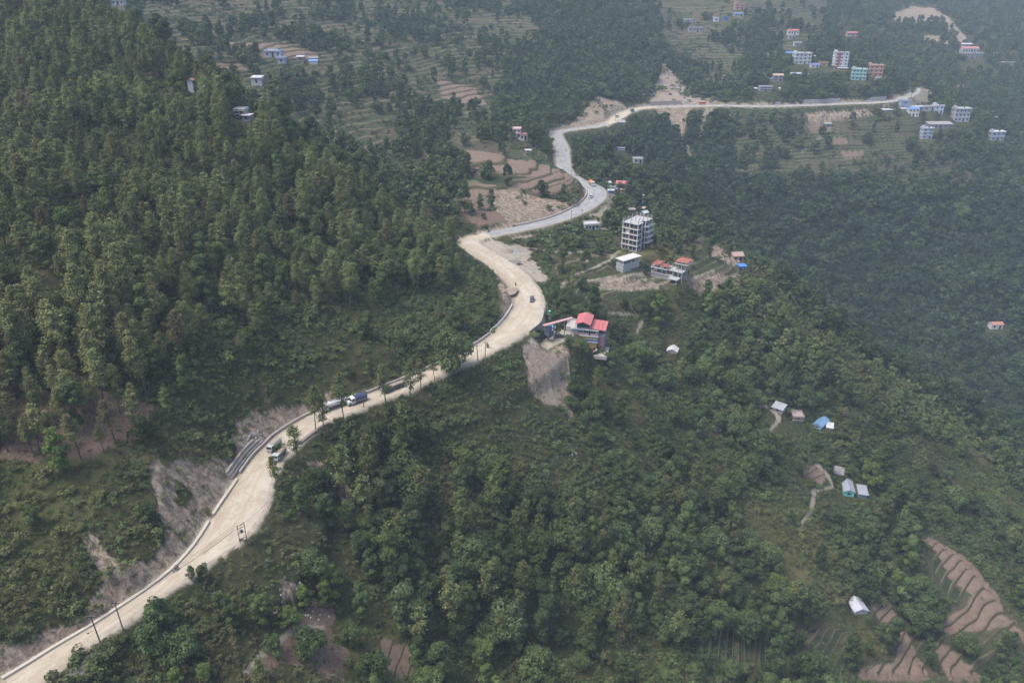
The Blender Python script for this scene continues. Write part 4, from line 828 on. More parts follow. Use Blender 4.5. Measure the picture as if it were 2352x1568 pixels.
def crown_label(t):
    f, b, br = t[7]; u, v = pix(t[0], t[1], t[2])
    col = 'yellow-green' if f > .5 else 'browned' if b > .38 else 'olive' if (f > .1 and b > .2) else 'fresh green' if f > .24 else 'dark green' if br < .78 else 'grey-green' if br > 1.02 else 'mid-green'
    form = {'round': 'rounded tree', 'tall': 'upright leafy tree', 'wide': 'spreading tree', 'pine': 'pine', 'thin': 'slender pine'}[t[3]]
    size = 'small' if th(t) < 7 else 'huge' if th(t) > 21 else 'tall' if th(t) > 14 else 'middle-sized'
    if t[8] == 20:
        for (a, b_, w) in NOTE:
            if abs(u-a) < 26 and abs(v-b_) < 26: return ('%s %s %s, %s' % (size, col, form, w))
    a, b_, w = min(LM, key=lambda q: math.hypot(q[0]-u, q[1]-v)); dx, dy = u-a, v-b_
    rel = 'beside' if math.hypot(dx, dy) < 30 else ('right of' if dx > 0 else 'left of') if abs(dx) > abs(dy) else ('below' if dy > 0 else 'above')
    return ' '.join(('%s %s %s %s %s' % (size, col, form, rel, w)).split()[:13])
NOTE = [(1030,850,'wide crown leaning over the dirt road by two poles'),(725,985,'at the road edge in front of the tanker'),(745,1000,'second trunk in front of the tanker'),(790,968,'between the tanker and the blue truck'),(888,940,'in front of the long dark truck'),(943,930,'behind the long dark truck, bare lower trunk'),
 (968,905,'thin crown over the road past the dark truck'),(1365,730,'dark column behind the red-roofed house'),(1305,800,'round crown below the parked car'),(1340,812,'at the corner of the red-roofed house'),(150,1085,'alone under the left pines'),(1166,430,'dark column between ploughed terraces'),(1320,395,'by the asphalt bend'),
 (1990,1370,'dark crown above the white shed'),(1900,1540,'big crown left of the lower ploughed terraces'),(2085,1310,'beside the brown terraces'),(2090,232,'dark conifer on the far bend'),(2200,510,'huge pale crown in the ravine forest'),(700,1400,'slim, on bare eroded ground'),(608,1440,'slim, at the foot of the road bank'),(640,1130,'at the road edge below the two dump trucks')]
for t in trees+hand: t.append(t[5]*KIND[t[3]][t[4]][3]/t[9])
fam = {'round': 'broadleaf_tree', 'tall': 'tall_broadleaf_tree', 'wide': 'spreading_tree', 'pine': 'pine_tree', 'thin': 'slender_pine'}
allt = hand+sorted(trees, key=lambda t: -t[10]); cnt = {}
single, mass = [], []
for t in allt:
    f = 'pine' if t[3] in ('pine', 'thin') else 'broad'
    u, v = pix(t[0], t[1], t[2]+th(t)*.6)
    if (t[8] == 20 or (-20 < u < 2372 and -10 < v < 1600)) and cnt.get(f, 0) < (300 if f == 'pine' else 300): cnt[f] = cnt.get(f, 0)+1; single.append(t)
    else: mass.append(t)
labs = [crown_label(t) for t in single]; ORD = ['leftmost', 'second from left', 'third from left', 'fourth from left', 'fifth from left', 'sixth from left', 'seventh from left', 'eighth from left', 'ninth from left', 'tenth from left', 'eleventh from left', 'twelfth from left']
for L_ in set(labs):
    k = [i for i, x in enumerate(labs) if x == L_]
    if 1 < len(k) <= 12 and len((L_+', '+'x from left').split()) <= 16:
        for o_, i in enumerate(sorted(k, key=lambda i: pix(*single[i][:3])[0])): labs[i] = L_+', '+ORD[o_]
for t, lab_ in zip(single, labs):
    crown, trunk, cz, hh, far = KIND[t[3]][t[4]]
    e = bpy.data.objects.new(fam[t[3]], None); COL.objects.link(e); e.location = t[:3]; e.rotation_euler = (rr.normal(0, .05), rr.normal(0, .05), t[6]); e.empty_display_size = .5
    s = t[5]; hz = rr.uniform(.92, 1.12); e.scale = (s, s, s*hz); e['category'] = 'pine tree' if t[3] in ('pine', 'thin') else 'tree'; e['label'] = lab_
    e['group'] = 'pines on the slope above the road' if t[8] == 1 and e['category'] == 'pine tree' else 'sparse pines along the road' if e['category'] == 'pine tree' else 'broadleaf trees on the hillsides'
    a = bpy.data.objects.new('trunk', trunk); b = bpy.data.objects.new('crown', crown); COL.objects.link(a); COL.objects.link(b); a.parent = e; b.parent = e; b.location = (0, 0, cz); b['tint'] = [float(q) for q in t[7]]
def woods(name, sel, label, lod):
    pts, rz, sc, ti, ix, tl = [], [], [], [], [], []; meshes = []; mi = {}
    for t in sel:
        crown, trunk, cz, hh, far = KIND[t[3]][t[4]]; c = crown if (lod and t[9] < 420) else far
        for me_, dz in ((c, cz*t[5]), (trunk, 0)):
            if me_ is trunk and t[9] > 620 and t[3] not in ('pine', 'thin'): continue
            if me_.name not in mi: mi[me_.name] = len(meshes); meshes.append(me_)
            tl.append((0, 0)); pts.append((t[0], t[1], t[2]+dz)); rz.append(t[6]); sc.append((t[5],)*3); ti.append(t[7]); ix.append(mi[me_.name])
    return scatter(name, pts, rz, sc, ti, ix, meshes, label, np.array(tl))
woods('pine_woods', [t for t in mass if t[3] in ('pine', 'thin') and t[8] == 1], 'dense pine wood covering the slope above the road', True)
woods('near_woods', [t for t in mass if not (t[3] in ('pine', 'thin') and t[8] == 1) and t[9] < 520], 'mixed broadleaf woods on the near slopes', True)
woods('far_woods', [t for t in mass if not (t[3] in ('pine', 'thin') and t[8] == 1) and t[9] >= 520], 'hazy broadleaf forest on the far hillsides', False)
# ------------------------------------------------------------------ undergrowth
def undergrowth(name, cell, t0, t1, meshes, tuft, s0, s1, label):
    X, Y, Z, td, u, v = grid_points(cell, t0, t1, rr); op = open_ground(X, Y); d_ = sample(DR, X, Y)-sample(RD[IR, 3]/2, X, Y); te = sample(TERR, X, Y); cl = fbm(X, Y, 28, 3); lw = sample(LAWN, X, Y)
    p = .97*np.clip(.85+cl*.7, .2, 1)*(1-.72*te)*(1-.05*lw); p *= np.where(op > .3, .16, 1)*np.clip((d_-.8)/2.0, 0, 1)*(sample(PATH, X, Y) < .3)*np.where(sample(DUST, X, Y) > .4, 0, 1)*np.where(sample(SOIL, X, Y) > .4, .10, 1)*np.where(sample(EARTH, X, Y) > .4, .30, 1)
    for (px, py, pr) in _padxy: p[np.hypot(X-px, Y-py) < pr*.8+.6] = 0
    k = (rr.uniform(size=len(X)) < p); k[k] &= seen(X[k], Y[k], Z[k], 1.5); X, Y, Z, u, v, td, cl, lw, te = (q[k] for q in (X, Y, Z, u, v, td, cl, lw, te)); m = len(X)
    s = rr.uniform(s0, s1, m)*(1+.5*cl); s *= np.where(rr.uniform(size=m) < .08, 1.9, 1)*(1-.25*te)
    b = blocks(X, Y, Z, s*1.3, s); s = np.where(b, np.where(rr.uniform(size=m) < .6, .01, s*.35), s)
    fresh = np.clip(rr.normal(.12, .14, m)+.25*lw+.15*smooth(-.1, .5, fbm(X, Y, 50, 2)), 0, 1); brown = np.clip(rr.normal(.12, .15, m)+.35*smooth(0, .5, fbm(X+99, Y, 35, 3))+.15*lw+.22*smooth(1050, 600, u)*smooth(850, 1150, v), 0, .9)
    dk = np.where(td > 420, .85, 1.15)
    ti = np.column_stack([fresh, brown, rr.uniform(.75, 1.25, m)*dk]); ix = rr.integers(0, len(meshes), m)
    sc = np.column_stack([s, s, s*rr.uniform(.7, 1.25, m)]); scatter(name, np.column_stack([X, Y, Z-.1]), rr.uniform(0, 6.28, m), sc, ti, ix, meshes, label); return m
print('undergrowth', undergrowth('near_undergrowth', 1.4, 150, 430, SHRUB+TUFT, True, .38, 1.15, 'scrub, ferns and shrubs covering the near slopes'),
 undergrowth('far_undergrowth', 4.2, 430, 1100, SHRUBF, False, 1.0, 2.0, 'scrub on the far hillsides'), 'trees', len(single), len(mass))
# ------------------------------------------------------------------ building kit
_mc = {}
def paint(c, kind='plaster'):
    k = (tuple(round(x, 3) for x in c), kind)
    if k in _mc: return _mc[k]
    m, nt, b, _ = mat(kind); n = N(nt); P = n.coord(); big_ = n.noise(P, .55, 4, .7); sm = n.noise(P, 6, 3, .6)
    c2 = tuple(x*.62 for x in c)
    if kind in ('plaster', 'concrete'):
        st_ = n.noise(n.mapv(P, (1.6, 1.6, .22)), 1.1, 4, .7)
        cc = n.mix(n.math('MULTIPLY', n.ramp(st_, .48, .78), .75), c, c2); cc = n.mix(n.math('MULTIPLY', n.ramp(sm, .5, .8), .25), cc, tuple(min(1, x*1.2) for x in c))
    elif kind == 'sheet':
        w = nt.nodes.new('ShaderNodeTexWave'); w.bands_direction = 'X'; w.inputs['Scale'].default_value = 1.6; nt.links.new(P, w.inputs[0])
        cc = n.mix(n.math('MULTIPLY', n.ramp(n.noise(n.mapv(P, (.9, .3, .3)), 1.3, 5, .75), .50, .66), .7), c, tuple(x*.5+.05*q for x, q in zip(c, (1, .8, .65)))); cc = n.mix(n.math('MULTIPLY', w.outputs['Fac'], .22), cc, c2)
        b.inputs['Roughness'].default_value = .5; b.inputs['Specular IOR Level'].default_value = .4
    elif kind == 'car': cc = n.mix(n.math('MULTIPLY', n.ramp(big_, .4, .8), .3), c, tuple(x*.6+.08 for x in c)); b.inputs['Roughness'].default_value = .3; b.inputs['Specular IOR Level'].default_value = .5
    elif kind == 'glass': cc = n.mix(.3, c, c); b.inputs['Roughness'].default_value = .12; b.inputs['Specular IOR Level'].default_value = .6
    else: cc = n.mix(n.math('MULTIPLY', n.ramp(big_, .4, .75), .6), c, c2)
    if kind != 'glass': nt.links.new(cc, b.inputs['Base Color'])
    else: b.inputs['Base Color'].default_value = (*c, 1)
    _mc[k] = m; return m
class MB:
    def __init__(s): s.V = []; s.F = []
    def box(s, x0, y0, z0, x1, y1, z1):
        o = len(s.V); s.V += [(x0,y0,z0),(x1,y0,z0),(x1,y1,z0),(x0,y1,z0),(x0,y0,z1),(x1,y0,z1),(x1,y1,z1),(x0,y1,z1)]
        s.F += [tuple(o+i for i in f) for f in ((0,3,2,1),(4,5,6,7),(0,1,5,4),(1,2,6,5),(2,3,7,6),(3,0,4,7))]; return s
    def tube(s, a, b, r, n=6, r2=None):
        a = Vector(a); b = Vector(b); d = (b-a).normalized(); x = d.orthogonal().normalized(); y = d.cross(x); o = len(s.V); r2 = r if r2 is None else r2
        for p, q in ((a, r), (b, r2)):
            for k in range(n): t = 2*math.pi*k/n; s.V.append(tuple(p+(x*math.cos(t)+y*math.sin(t))*q))
        s.F += [(o+k, o+(k+1) % n, o+n+(k+1) % n, o+n+k) for k in range(n)]; s.F += [tuple(o+k for k in reversed(range(n))), tuple(o+n+k for k in range(n))]; return s
    def poly(s, pts, thick=None, d=(0, 0, 1)):
        o = len(s.V); k = len(pts); s.V += [tuple(p) for p in pts]; s.F.append(tuple(o+i for i in range(k)))
        if thick:
            s.V += [tuple(Vector(p)-Vector(d)*thick) for p in pts]; s.F.append(tuple(o+k+i for i in reversed(range(k))))
            s.F += [(o+i, o+k+i, o+k+(i+1) % k, o+(i+1) % k) for i in range(k)]
        return s
    def prism(s, prof, x0, x1):
        """profile in (y, z) extruded along x"""
        o = len(s.V); k = len(prof); s.V += [(x0, y, z) for y, z in prof]+[(x1, y, z) for y, z in prof]
        s.F += [tuple(o+i for i in range(k)), tuple(o+k+i for i in reversed(range(k)))]+[(o+i, o+k+i, o+k+(i+1) % k, o+(i+1) % k) for i in range(k)]; return s
    def build(s, name, m, parent=None, bevel=0.0):
        o = mesh_obj(name, s.V, s.F, m, parent); bm_ = bmesh.new(); bm_.from_mesh(o.data); bmesh.ops.recalc_face_normals(bm_, faces=bm_.faces)
        if bevel: bmesh.ops.bevel(bm_, geom=[e for e in bm_.edges], offset=bevel, segments=2, affect='EDGES', profile=.6)
        bm_.to_mesh(o.data); bm_.free(); return o
def thing(name, loc, rot, label, cat, group=None):
    e = bpy.data.objects.new(name, None); COL.objects.link(e); e.location = loc; e.rotation_euler = (0, 0, R(rot)); e['label'] = label; e['category'] = cat; e.empty_display_size = 1
    if group: e['group'] = group
    return e
GLASS = paint((.03, .035, .045), 'glass'); DARK = paint((.02, .02, .022), 'dark'); CONC = paint((.36, .35, .33), 'concrete'); WOOD = paint((.10, .07, .05), 'wood'); RUBBER = paint((.02, .02, .02), 'rubber'); STEEL = paint((.22, .22, .23), 'metal')

def house(p, w, h, dm, rot, wc, rk, rc_, st_, wn, lab):
    nm = 'house' if h > 3.2 and rk != 'open' else 'hut'
    cat = 'house' if nm == 'house' else 'hut'
    e = thing(nm, p, rot, lab, cat); hw_ = w/2; fl = h/st_; WM = paint(wc); RM = paint(rc_, 'sheet' if rk in ('gable', 'shed', 'open') else 'concrete')
    wall_top = h if rk not in ('gable',) else h
    if rk == 'open':
        b = MB(); b.box(-hw_, dm*.55, -4, hw_, dm, h); b.box(-hw_, 0, -4, hw_, dm*.55, .12); b.build('wall', WM, e)
        for x in (-hw_+.15, 0, hw_-.15): MB().tube((x, .15, 0), (x, .15, h-.05), .09).build('post', WOOD, e)
        MB().box(-hw_-.3, -.5, h, hw_+.3, dm+.2, h+.14).build('roof', RM, e); return e
    b = MB(); b.box(-hw_, 0, -6, hw_, dm, h)
    if rk == 'gable':
        rh = min(w, dm)*.26
        if w >= dm: b.prism([(0, h), (dm, h), (dm/2, h+rh)], -hw_+.02, hw_-.02)
        else: o = len(b.V); b.V += [(-hw_, .02, h), (hw_, .02, h), (0, .02, h+rh), (-hw_, dm-.02, h), (hw_, dm-.02, h), (0, dm-.02, h+rh)]; b.F += [(o, o+1, o+2), (o+3, o+5, o+4)]
    b.build('wall', WM, e)
    ov = .45
    if rk == 'gable':
        r = MB(); th_ = .12
        if w >= dm:
            r.prism([(-ov, h-ov*rh/(dm/2)), (dm/2, h+rh), (dm+ov, h-ov*rh/(dm/2)), (dm+ov, h-ov*rh/(dm/2)+th_), (dm/2, h+rh+th_), (-ov, h-ov*rh/(dm/2)+th_)], -hw_-ov, hw_+ov)
        else:
            k = ov*rh/hw_; o = 0
            pr = [(-hw_-ov, h-k), (0, h+rh), (hw_+ov, h-k), (hw_+ov, h-k+th_), (0, h+rh+th_), (-hw_-ov, h-k+th_)]
            r.V += [(x, -ov, z) for x, z in pr]+[(x, dm+ov, z) for x, z in pr]; n6 = 6
            r.F += [tuple(range(6)), tuple(reversed(range(6, 12)))]+[(i, 6+i, 6+(i+1) % 6, (i+1) % 6) for i in range(6)]
        r.build('roof', RM, e)
    elif rk == 'shed':
        MB().prism([(-ov-.2, h+.02), (dm+ov, h+.02+dm*.16), (dm+ov, h+.14+dm*.16), (-ov-.2, h+.14)], -hw_-ov, hw_+ov).build('roof', RM, e)
    else:
        r = MB(); r.box(-hw_-.5, -.7, h, hw_+.5, dm+.3, h+.22)
        if h > 3: 
            for a in ((-hw_-.4, -.6, hw_+.4, -.42), (-hw_-.4, -.42, -hw_-.22, dm+.2), (hw_+.22, -.42, hw_+.4, dm+.2), (-hw_-.22, dm+.02, hw_+.22, dm+.2)): r.box(a[0], a[1], h+.22, a[2], a[3], h+.95)
        r.build('roof', RM, e)
        if h > 6 and rk == 'flat':
            q = MB(); q.box(-hw_+.4, dm*.4, h+.22, -hw_+min(3, w*.4), dm*.85, h+2.6); q.build('stair_head', WM, e)
            MB().tube((hw_*.4, dm*.6, h+.2), (hw_*.4, dm*.6, h+1.7), .6, 10).build('water_tank', DARK, e)
        if rk == 'posts':
            for x in np.linspace(-hw_+.2, hw_-.2, 5):
                for y in (.3, dm-.3): MB().box(x-.14, y-.14, h+.2, x+.14, y+.14, h+1.9).build('post', CONC, e)
    for f in range(st_):
        z = f*fl
        if f > 0 and rk == 'flat': MB().box(-hw_-.45, -.6, z-.12, hw_+.45, .15, z+.10).build('balcony', RM, e)
        for i in range(wn):
            x = -hw_+w*(i+.5)/wn; ww = min(w/wn*.28, .75); dr = (i == wn//2 and f == 0 and wn > 1)
            fr_ = MB().box(x-ww-.08, -.05, z+(.05 if dr else fl*.32), x+ww+.08, .08, z+fl*.80).build('door' if dr else 'window', paint((.34,.33,.32), 'frame') if not dr else paint((.09,.06,.05), 'wood'), e)
            MB().box(x-ww, -.075, z+(.15 if dr else fl*.36), x+ww, -.04, z+fl*.76).build('pane', GLASS, fr_)
        if h > 5:
            for yy in (dm*.3, dm*.7):
                sx = hw_ if rot < 0 else hw_
                for sgn in (-1, 1): MB().box(sgn*hw_-.06, yy-.55, z+fl*.34, sgn*hw_+.06, yy+.55, z+fl*.78).build('window', GLASS, e)
    return e
for (u, v, wp, hp, dm, rot, wc, rk, rc_, st_, wn, lab), (p, w, h) in zip(HOUSES, HB):
    e = house(p, w, h, dm, rot, wc, rk, rc_, st_, wn, lab)
    if 'dark red stripe' in lab: MB().box(-w*.30, -.35, -2, -w*.08, .12, h+1.2).build('red_stripe', paint((.34, .08, .08)), e)
    if 'open upper gallery' in lab: MB().box(-w/2-.3, -1.2, h-.2, w/2+.6, .1, h+.05).build('gallery_roof', paint((.5, .5, .5), 'concrete'), e)
    if lab.startswith('lavender'): MB().tube((w*.33, 4, h+.2), (w*.33, 4, h+2.4), .9, 12).build('green_tank', paint((.03, .32, .20), 'sheet'), e)

# ------------------------------------------------------------------ unfinished concrete tower
def tower():
    e = thing('unfinished_tower', P_TOWER, -38, 'six-level bare concrete tower with dark window openings and posts on its roof', 'building')
    A, D, fh, nf = 9.4, 15.0, 3.13, 5; WH = paint((.50, .49, .47), 'concrete'); LG = paint((.38, .38, .37), 'concrete'); BR = paint((.10, .065, .055), 'brick')
    # local: x from -A (left) to 0 (front corner), y from 0 (front) to D; a recess is cut in the right-hand facade
    xs = [-A, -A*.56, 0]; ys = [0, 4.2, 8.4, 12.0, D]
    for f in range(nf+1):
        z = f*fh; ex = .55 if f else .2
        b = MB(); b.box(-A-ex, -ex, z-.30, ex, 5.2, z); b.box(-A-ex, 5.2, z-.30, -1.6, 8.2, z); b.box(-A-ex, 8.2, z-.30, ex, D+ex, z)
        if 0 < f < nf: b.box(ex, 8.6, z-.30, 2.0, D-.3, z); 
        s_ = b.build('floor_slab', WH if f < nf else LG, e)
        if 0 < f < nf: MB().box(1.85, 8.6, z, 2.0, D-.3, z+.85).build('parapet', WH, s_)
    for x in xs:
        for y in ys:
            if x == -A*.56 and 0 < y < D: continue
            MB().box(x-.22, y-.22, -.3, x+.22, y+.22, nf*fh-.3).build('column', WH, e)
    for y in (5.3, 8.1): MB().box(-1.9, y-.2, 0, -1.5, y+.2, nf*fh-.3).build('column', WH, e)
    inner = MB(); inner.box(-A+.5, .6, 0, -2.3, D-.6, nf*fh-.35); inner.box(-2.35, .6, 0, -.6, 4.8, nf*fh-.36); inner.box(-2.35, 8.8, 0, -.6, D-.6, nf*fh-.36); inner.build('inner_wall', BR, e)
    for f in range(nf):
        z = f*fh
        for (a, b_) in ((-A, -A*.56), (-A*.56, 0)):
            if f == 3 and a == -A: MB().box(a+2.0, .22, z, b_-.22, .42, z+fh-.3).build('blank_wall', paint((.55, .55, .54)), e); b2 = a+2.0
            else: b2 = b_-.22
            n_ = 2 if b2 == b_-.22 else 1; wd = (b2-a-.3)/n_
            for k in range(n_):
                x0 = a+.3+k*wd; fr_ = MB().box(x0+.06, .10, z+.55, x0+wd-.10, .30, z+2.55).build('window', WH, e); MB().box(x0+.22, .04, z+.72, x0+wd-.26, .36, z+2.4).build('opening_shade', DARK, fr_)  # solid dark blocks paint the shade inside the unglazed windows
            MB().box(a+.22, .18, z, b2, .34, z+.55).build('sill_wall', paint((.20, .15, .13), 'brick'), e)
        for (y0, y1) in ((.3, 2.1), (2.3, 4.0), (8.8, 10.3), (10.5, 11.9), (12.2, 13.5), (13.6, 14.8)):
            if f == 0 and y0 > 8: MB().box(-.3, y0, 0, -.1, y1, 2.4).build('opening_shade', DARK, e); continue
            fr_ = MB().box(-.30, y0, z+.6, -.08, y1-.1, z+2.5).build('window', WH, e); MB().box(-.33, y0+.12, z+.75, -.03, y1-.22, z+2.35).build('opening_shade', DARK, fr_)  # same dark blocks for the unlit rooms on this facade
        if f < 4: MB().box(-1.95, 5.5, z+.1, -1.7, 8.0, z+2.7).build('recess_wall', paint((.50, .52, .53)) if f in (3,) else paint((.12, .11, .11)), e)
    for x in (-A, -A*.75, -A*.5, -A*.25, 0):
        for y in (.1, 5, 10, D):
            if 0 < -x < A and y == .1 and x != -A*.5: continue
            MB().box(x-.16, y-.16, nf*fh, x+.16, y+.16, nf*fh+1.9).build('roof_post', LG, e)
    MB().box(-A-.3, D-.1, nf*fh, .2, D+.1, nf*fh+.8).build('roof_wall', paint((.14, .12, .11)), e); MB().box(-A-.3, .2, nf*fh, -A-.1, D-.1, nf*fh+.7).build('roof_wall', paint((.14, .12, .11)), e)
    st = MB()
    for f in range(nf):
        z = f*fh; st.poly([(-A-.6, 6.5, z+.1), (-A-2.6, 6.5, z+.1), (-A-2.6, 10.5, z+fh/2), (-A-.6, 10.5, z+fh/2)], .25); st.poly([(-A-.6, 10.6, z+fh/2), (-A-2.6, 10.6, z+fh/2), (-A-2.6, 6.5, z+fh), (-A-.6, 6.5, z+fh)], .25)
    st.build('staircase', LG, e)
    for y in (6.3, 11): MB().box(-A-2.9, y-.15, -.3, -A-2.6, y+.15, nf*fh).build('column', LG, e)
    MB().box(-A-1.2, -2.6, -3.5, 2.6, -.6, -.32).build('plinth', paint((.40, .38, .35), 'concrete'), e); MB().box(2.2, -.6, -4.5, 2.6, D+2, -.5).build('retaining_wall', paint((.33, .32, .30), 'concrete'), e)
tower()
def concrete_box():
    e = thing('concrete_garage', P_BOX, 38, 'flat-roofed open concrete storey on a tall blank retaining wall below the tower', 'building')
    WH = paint((.50, .49, .46), 'concrete'); L, D = 12.2, 5.2
    MB().box(0, 0, -3, L, D, 3.9).build('retaining_wall', paint((.36, .36, .36), 'concrete'), e)
    for i in range(1, 5): MB().box(L*i/5-.07, -.05, -1, L*i/5+.07, .04, 3.9).build('pilaster', paint((.26, .26, .26), 'concrete'), e)
    for z in (1.9, 3.9): MB().box(-.2, -.25, z, L+.2, D+.1, z+.18).build('ledge', WH, e)
    for i in range(5):
        x = .2+(L-.4)*i/4; MB().box(x-.16, .05, 4.08, x+.16, .37, 6.5).build('column', WH, e)
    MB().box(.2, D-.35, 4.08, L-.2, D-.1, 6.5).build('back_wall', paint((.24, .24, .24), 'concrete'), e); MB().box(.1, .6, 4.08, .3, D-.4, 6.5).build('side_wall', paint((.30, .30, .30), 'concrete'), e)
    MB().box(-.7, -.7, 6.5, L+.7, D+.4, 6.75).build('roof', paint((.52, .50, .45), 'concrete'), e)
concrete_box()
def frame_house():
    e = thing('rebar_frame', P_FRAME, -36, 'half-built concrete frame with rust-red formwork and reinforcing bars beside the tower', 'building')
    RB = paint((.42, .14, .10), 'rust'); GR = paint((.36, .35, .34), 'concrete')
    MB().box(-9, 0, -4, 3, 7, 2.4).build('lower_wall', paint((.28, .28, .27), 'concrete'), e)
    for (x0, y0, x1, y1, z) in ((-9.6, -.6, .2, 7.5, 5.3), (.2, 1, 8.5, 8, 5.0), (-9.3, -.3, 3.3, 7.3, 2.4), (2, 4, 9.5, 12.5, 8.4)): MB().box(x0, y0, z, x1, y1, z+.22).build('floor_slab', GR, e)
    for x in (-9, -6, -3, 0): 
        for y in (.2, 3.6, 7): MB().box(x-.17, y-.17, -4 if x > -1 or y < 1 else 2, x+.17, y+.17, 7.2).build('column', GR, e)
    for x in (3, 6, 8.2):
        for y in (1.5, 5, 8, 12): MB().box(x-.17, y-.17, -3.5, x+.17, y+.17, 9.6 if y > 4 else 6).build('column', GR, e)
    MB().box(2.6, -3.2, -6, 7.2, 1.0, -.2).build('lower_wall', paint((.22, .22, .22), 'concrete'), e); MB().box(2.2, -3.6, 2.1, 7.8, 1.2, 2.35).build('floor_slab', GR, e)
    for x in (2.6, 7.2): MB().box(x-.15, -3.3, -.2, x+.15, -3.0, 2.1).build('column', GR, e)
    for (x0, y0, x1, y1, z) in ((-9.4, -.4, -4.6, 7.3, 7.2), (-4.2, -.4, .2, 4.5, 7.0), (1.8, 4.2, 9.6, 12.6, 9.7)):
        m_ = MB(); 
        for i in range(9):
            a = i/8; m_.box(x0+(x1-x0)*a-.05, y0, z, x0+(x1-x0)*a+.05, y1, z+.09); m_.box(x0, y0+(y1-y0)*a-.05, z+.09, x1, y0+(y1-y0)*a+.05, z+.18)
        m_.build('rebar_mat', RB, e)
        MB().box(x0+.4, y0+.5, z-.14, x1-.6, y1-.8, z-.02).build('formwork', paint((.46, .24, .19), 'rust'), e)
    for i in range(12):
        x, y = [(-9, 0), (-6, 0), (-3, 0), (0, 0), (3, 8), (6, 8), (8, 8), (3, 12), (6, 12), (8, 12), (-9, 7), (-3, 7)][i]; MB().tube((x, y, 7), (x+.1, y, 9.0 if i < 4 or i > 9 else 11.2), .06, 4).build('rebar', RB, e)
frame_house()
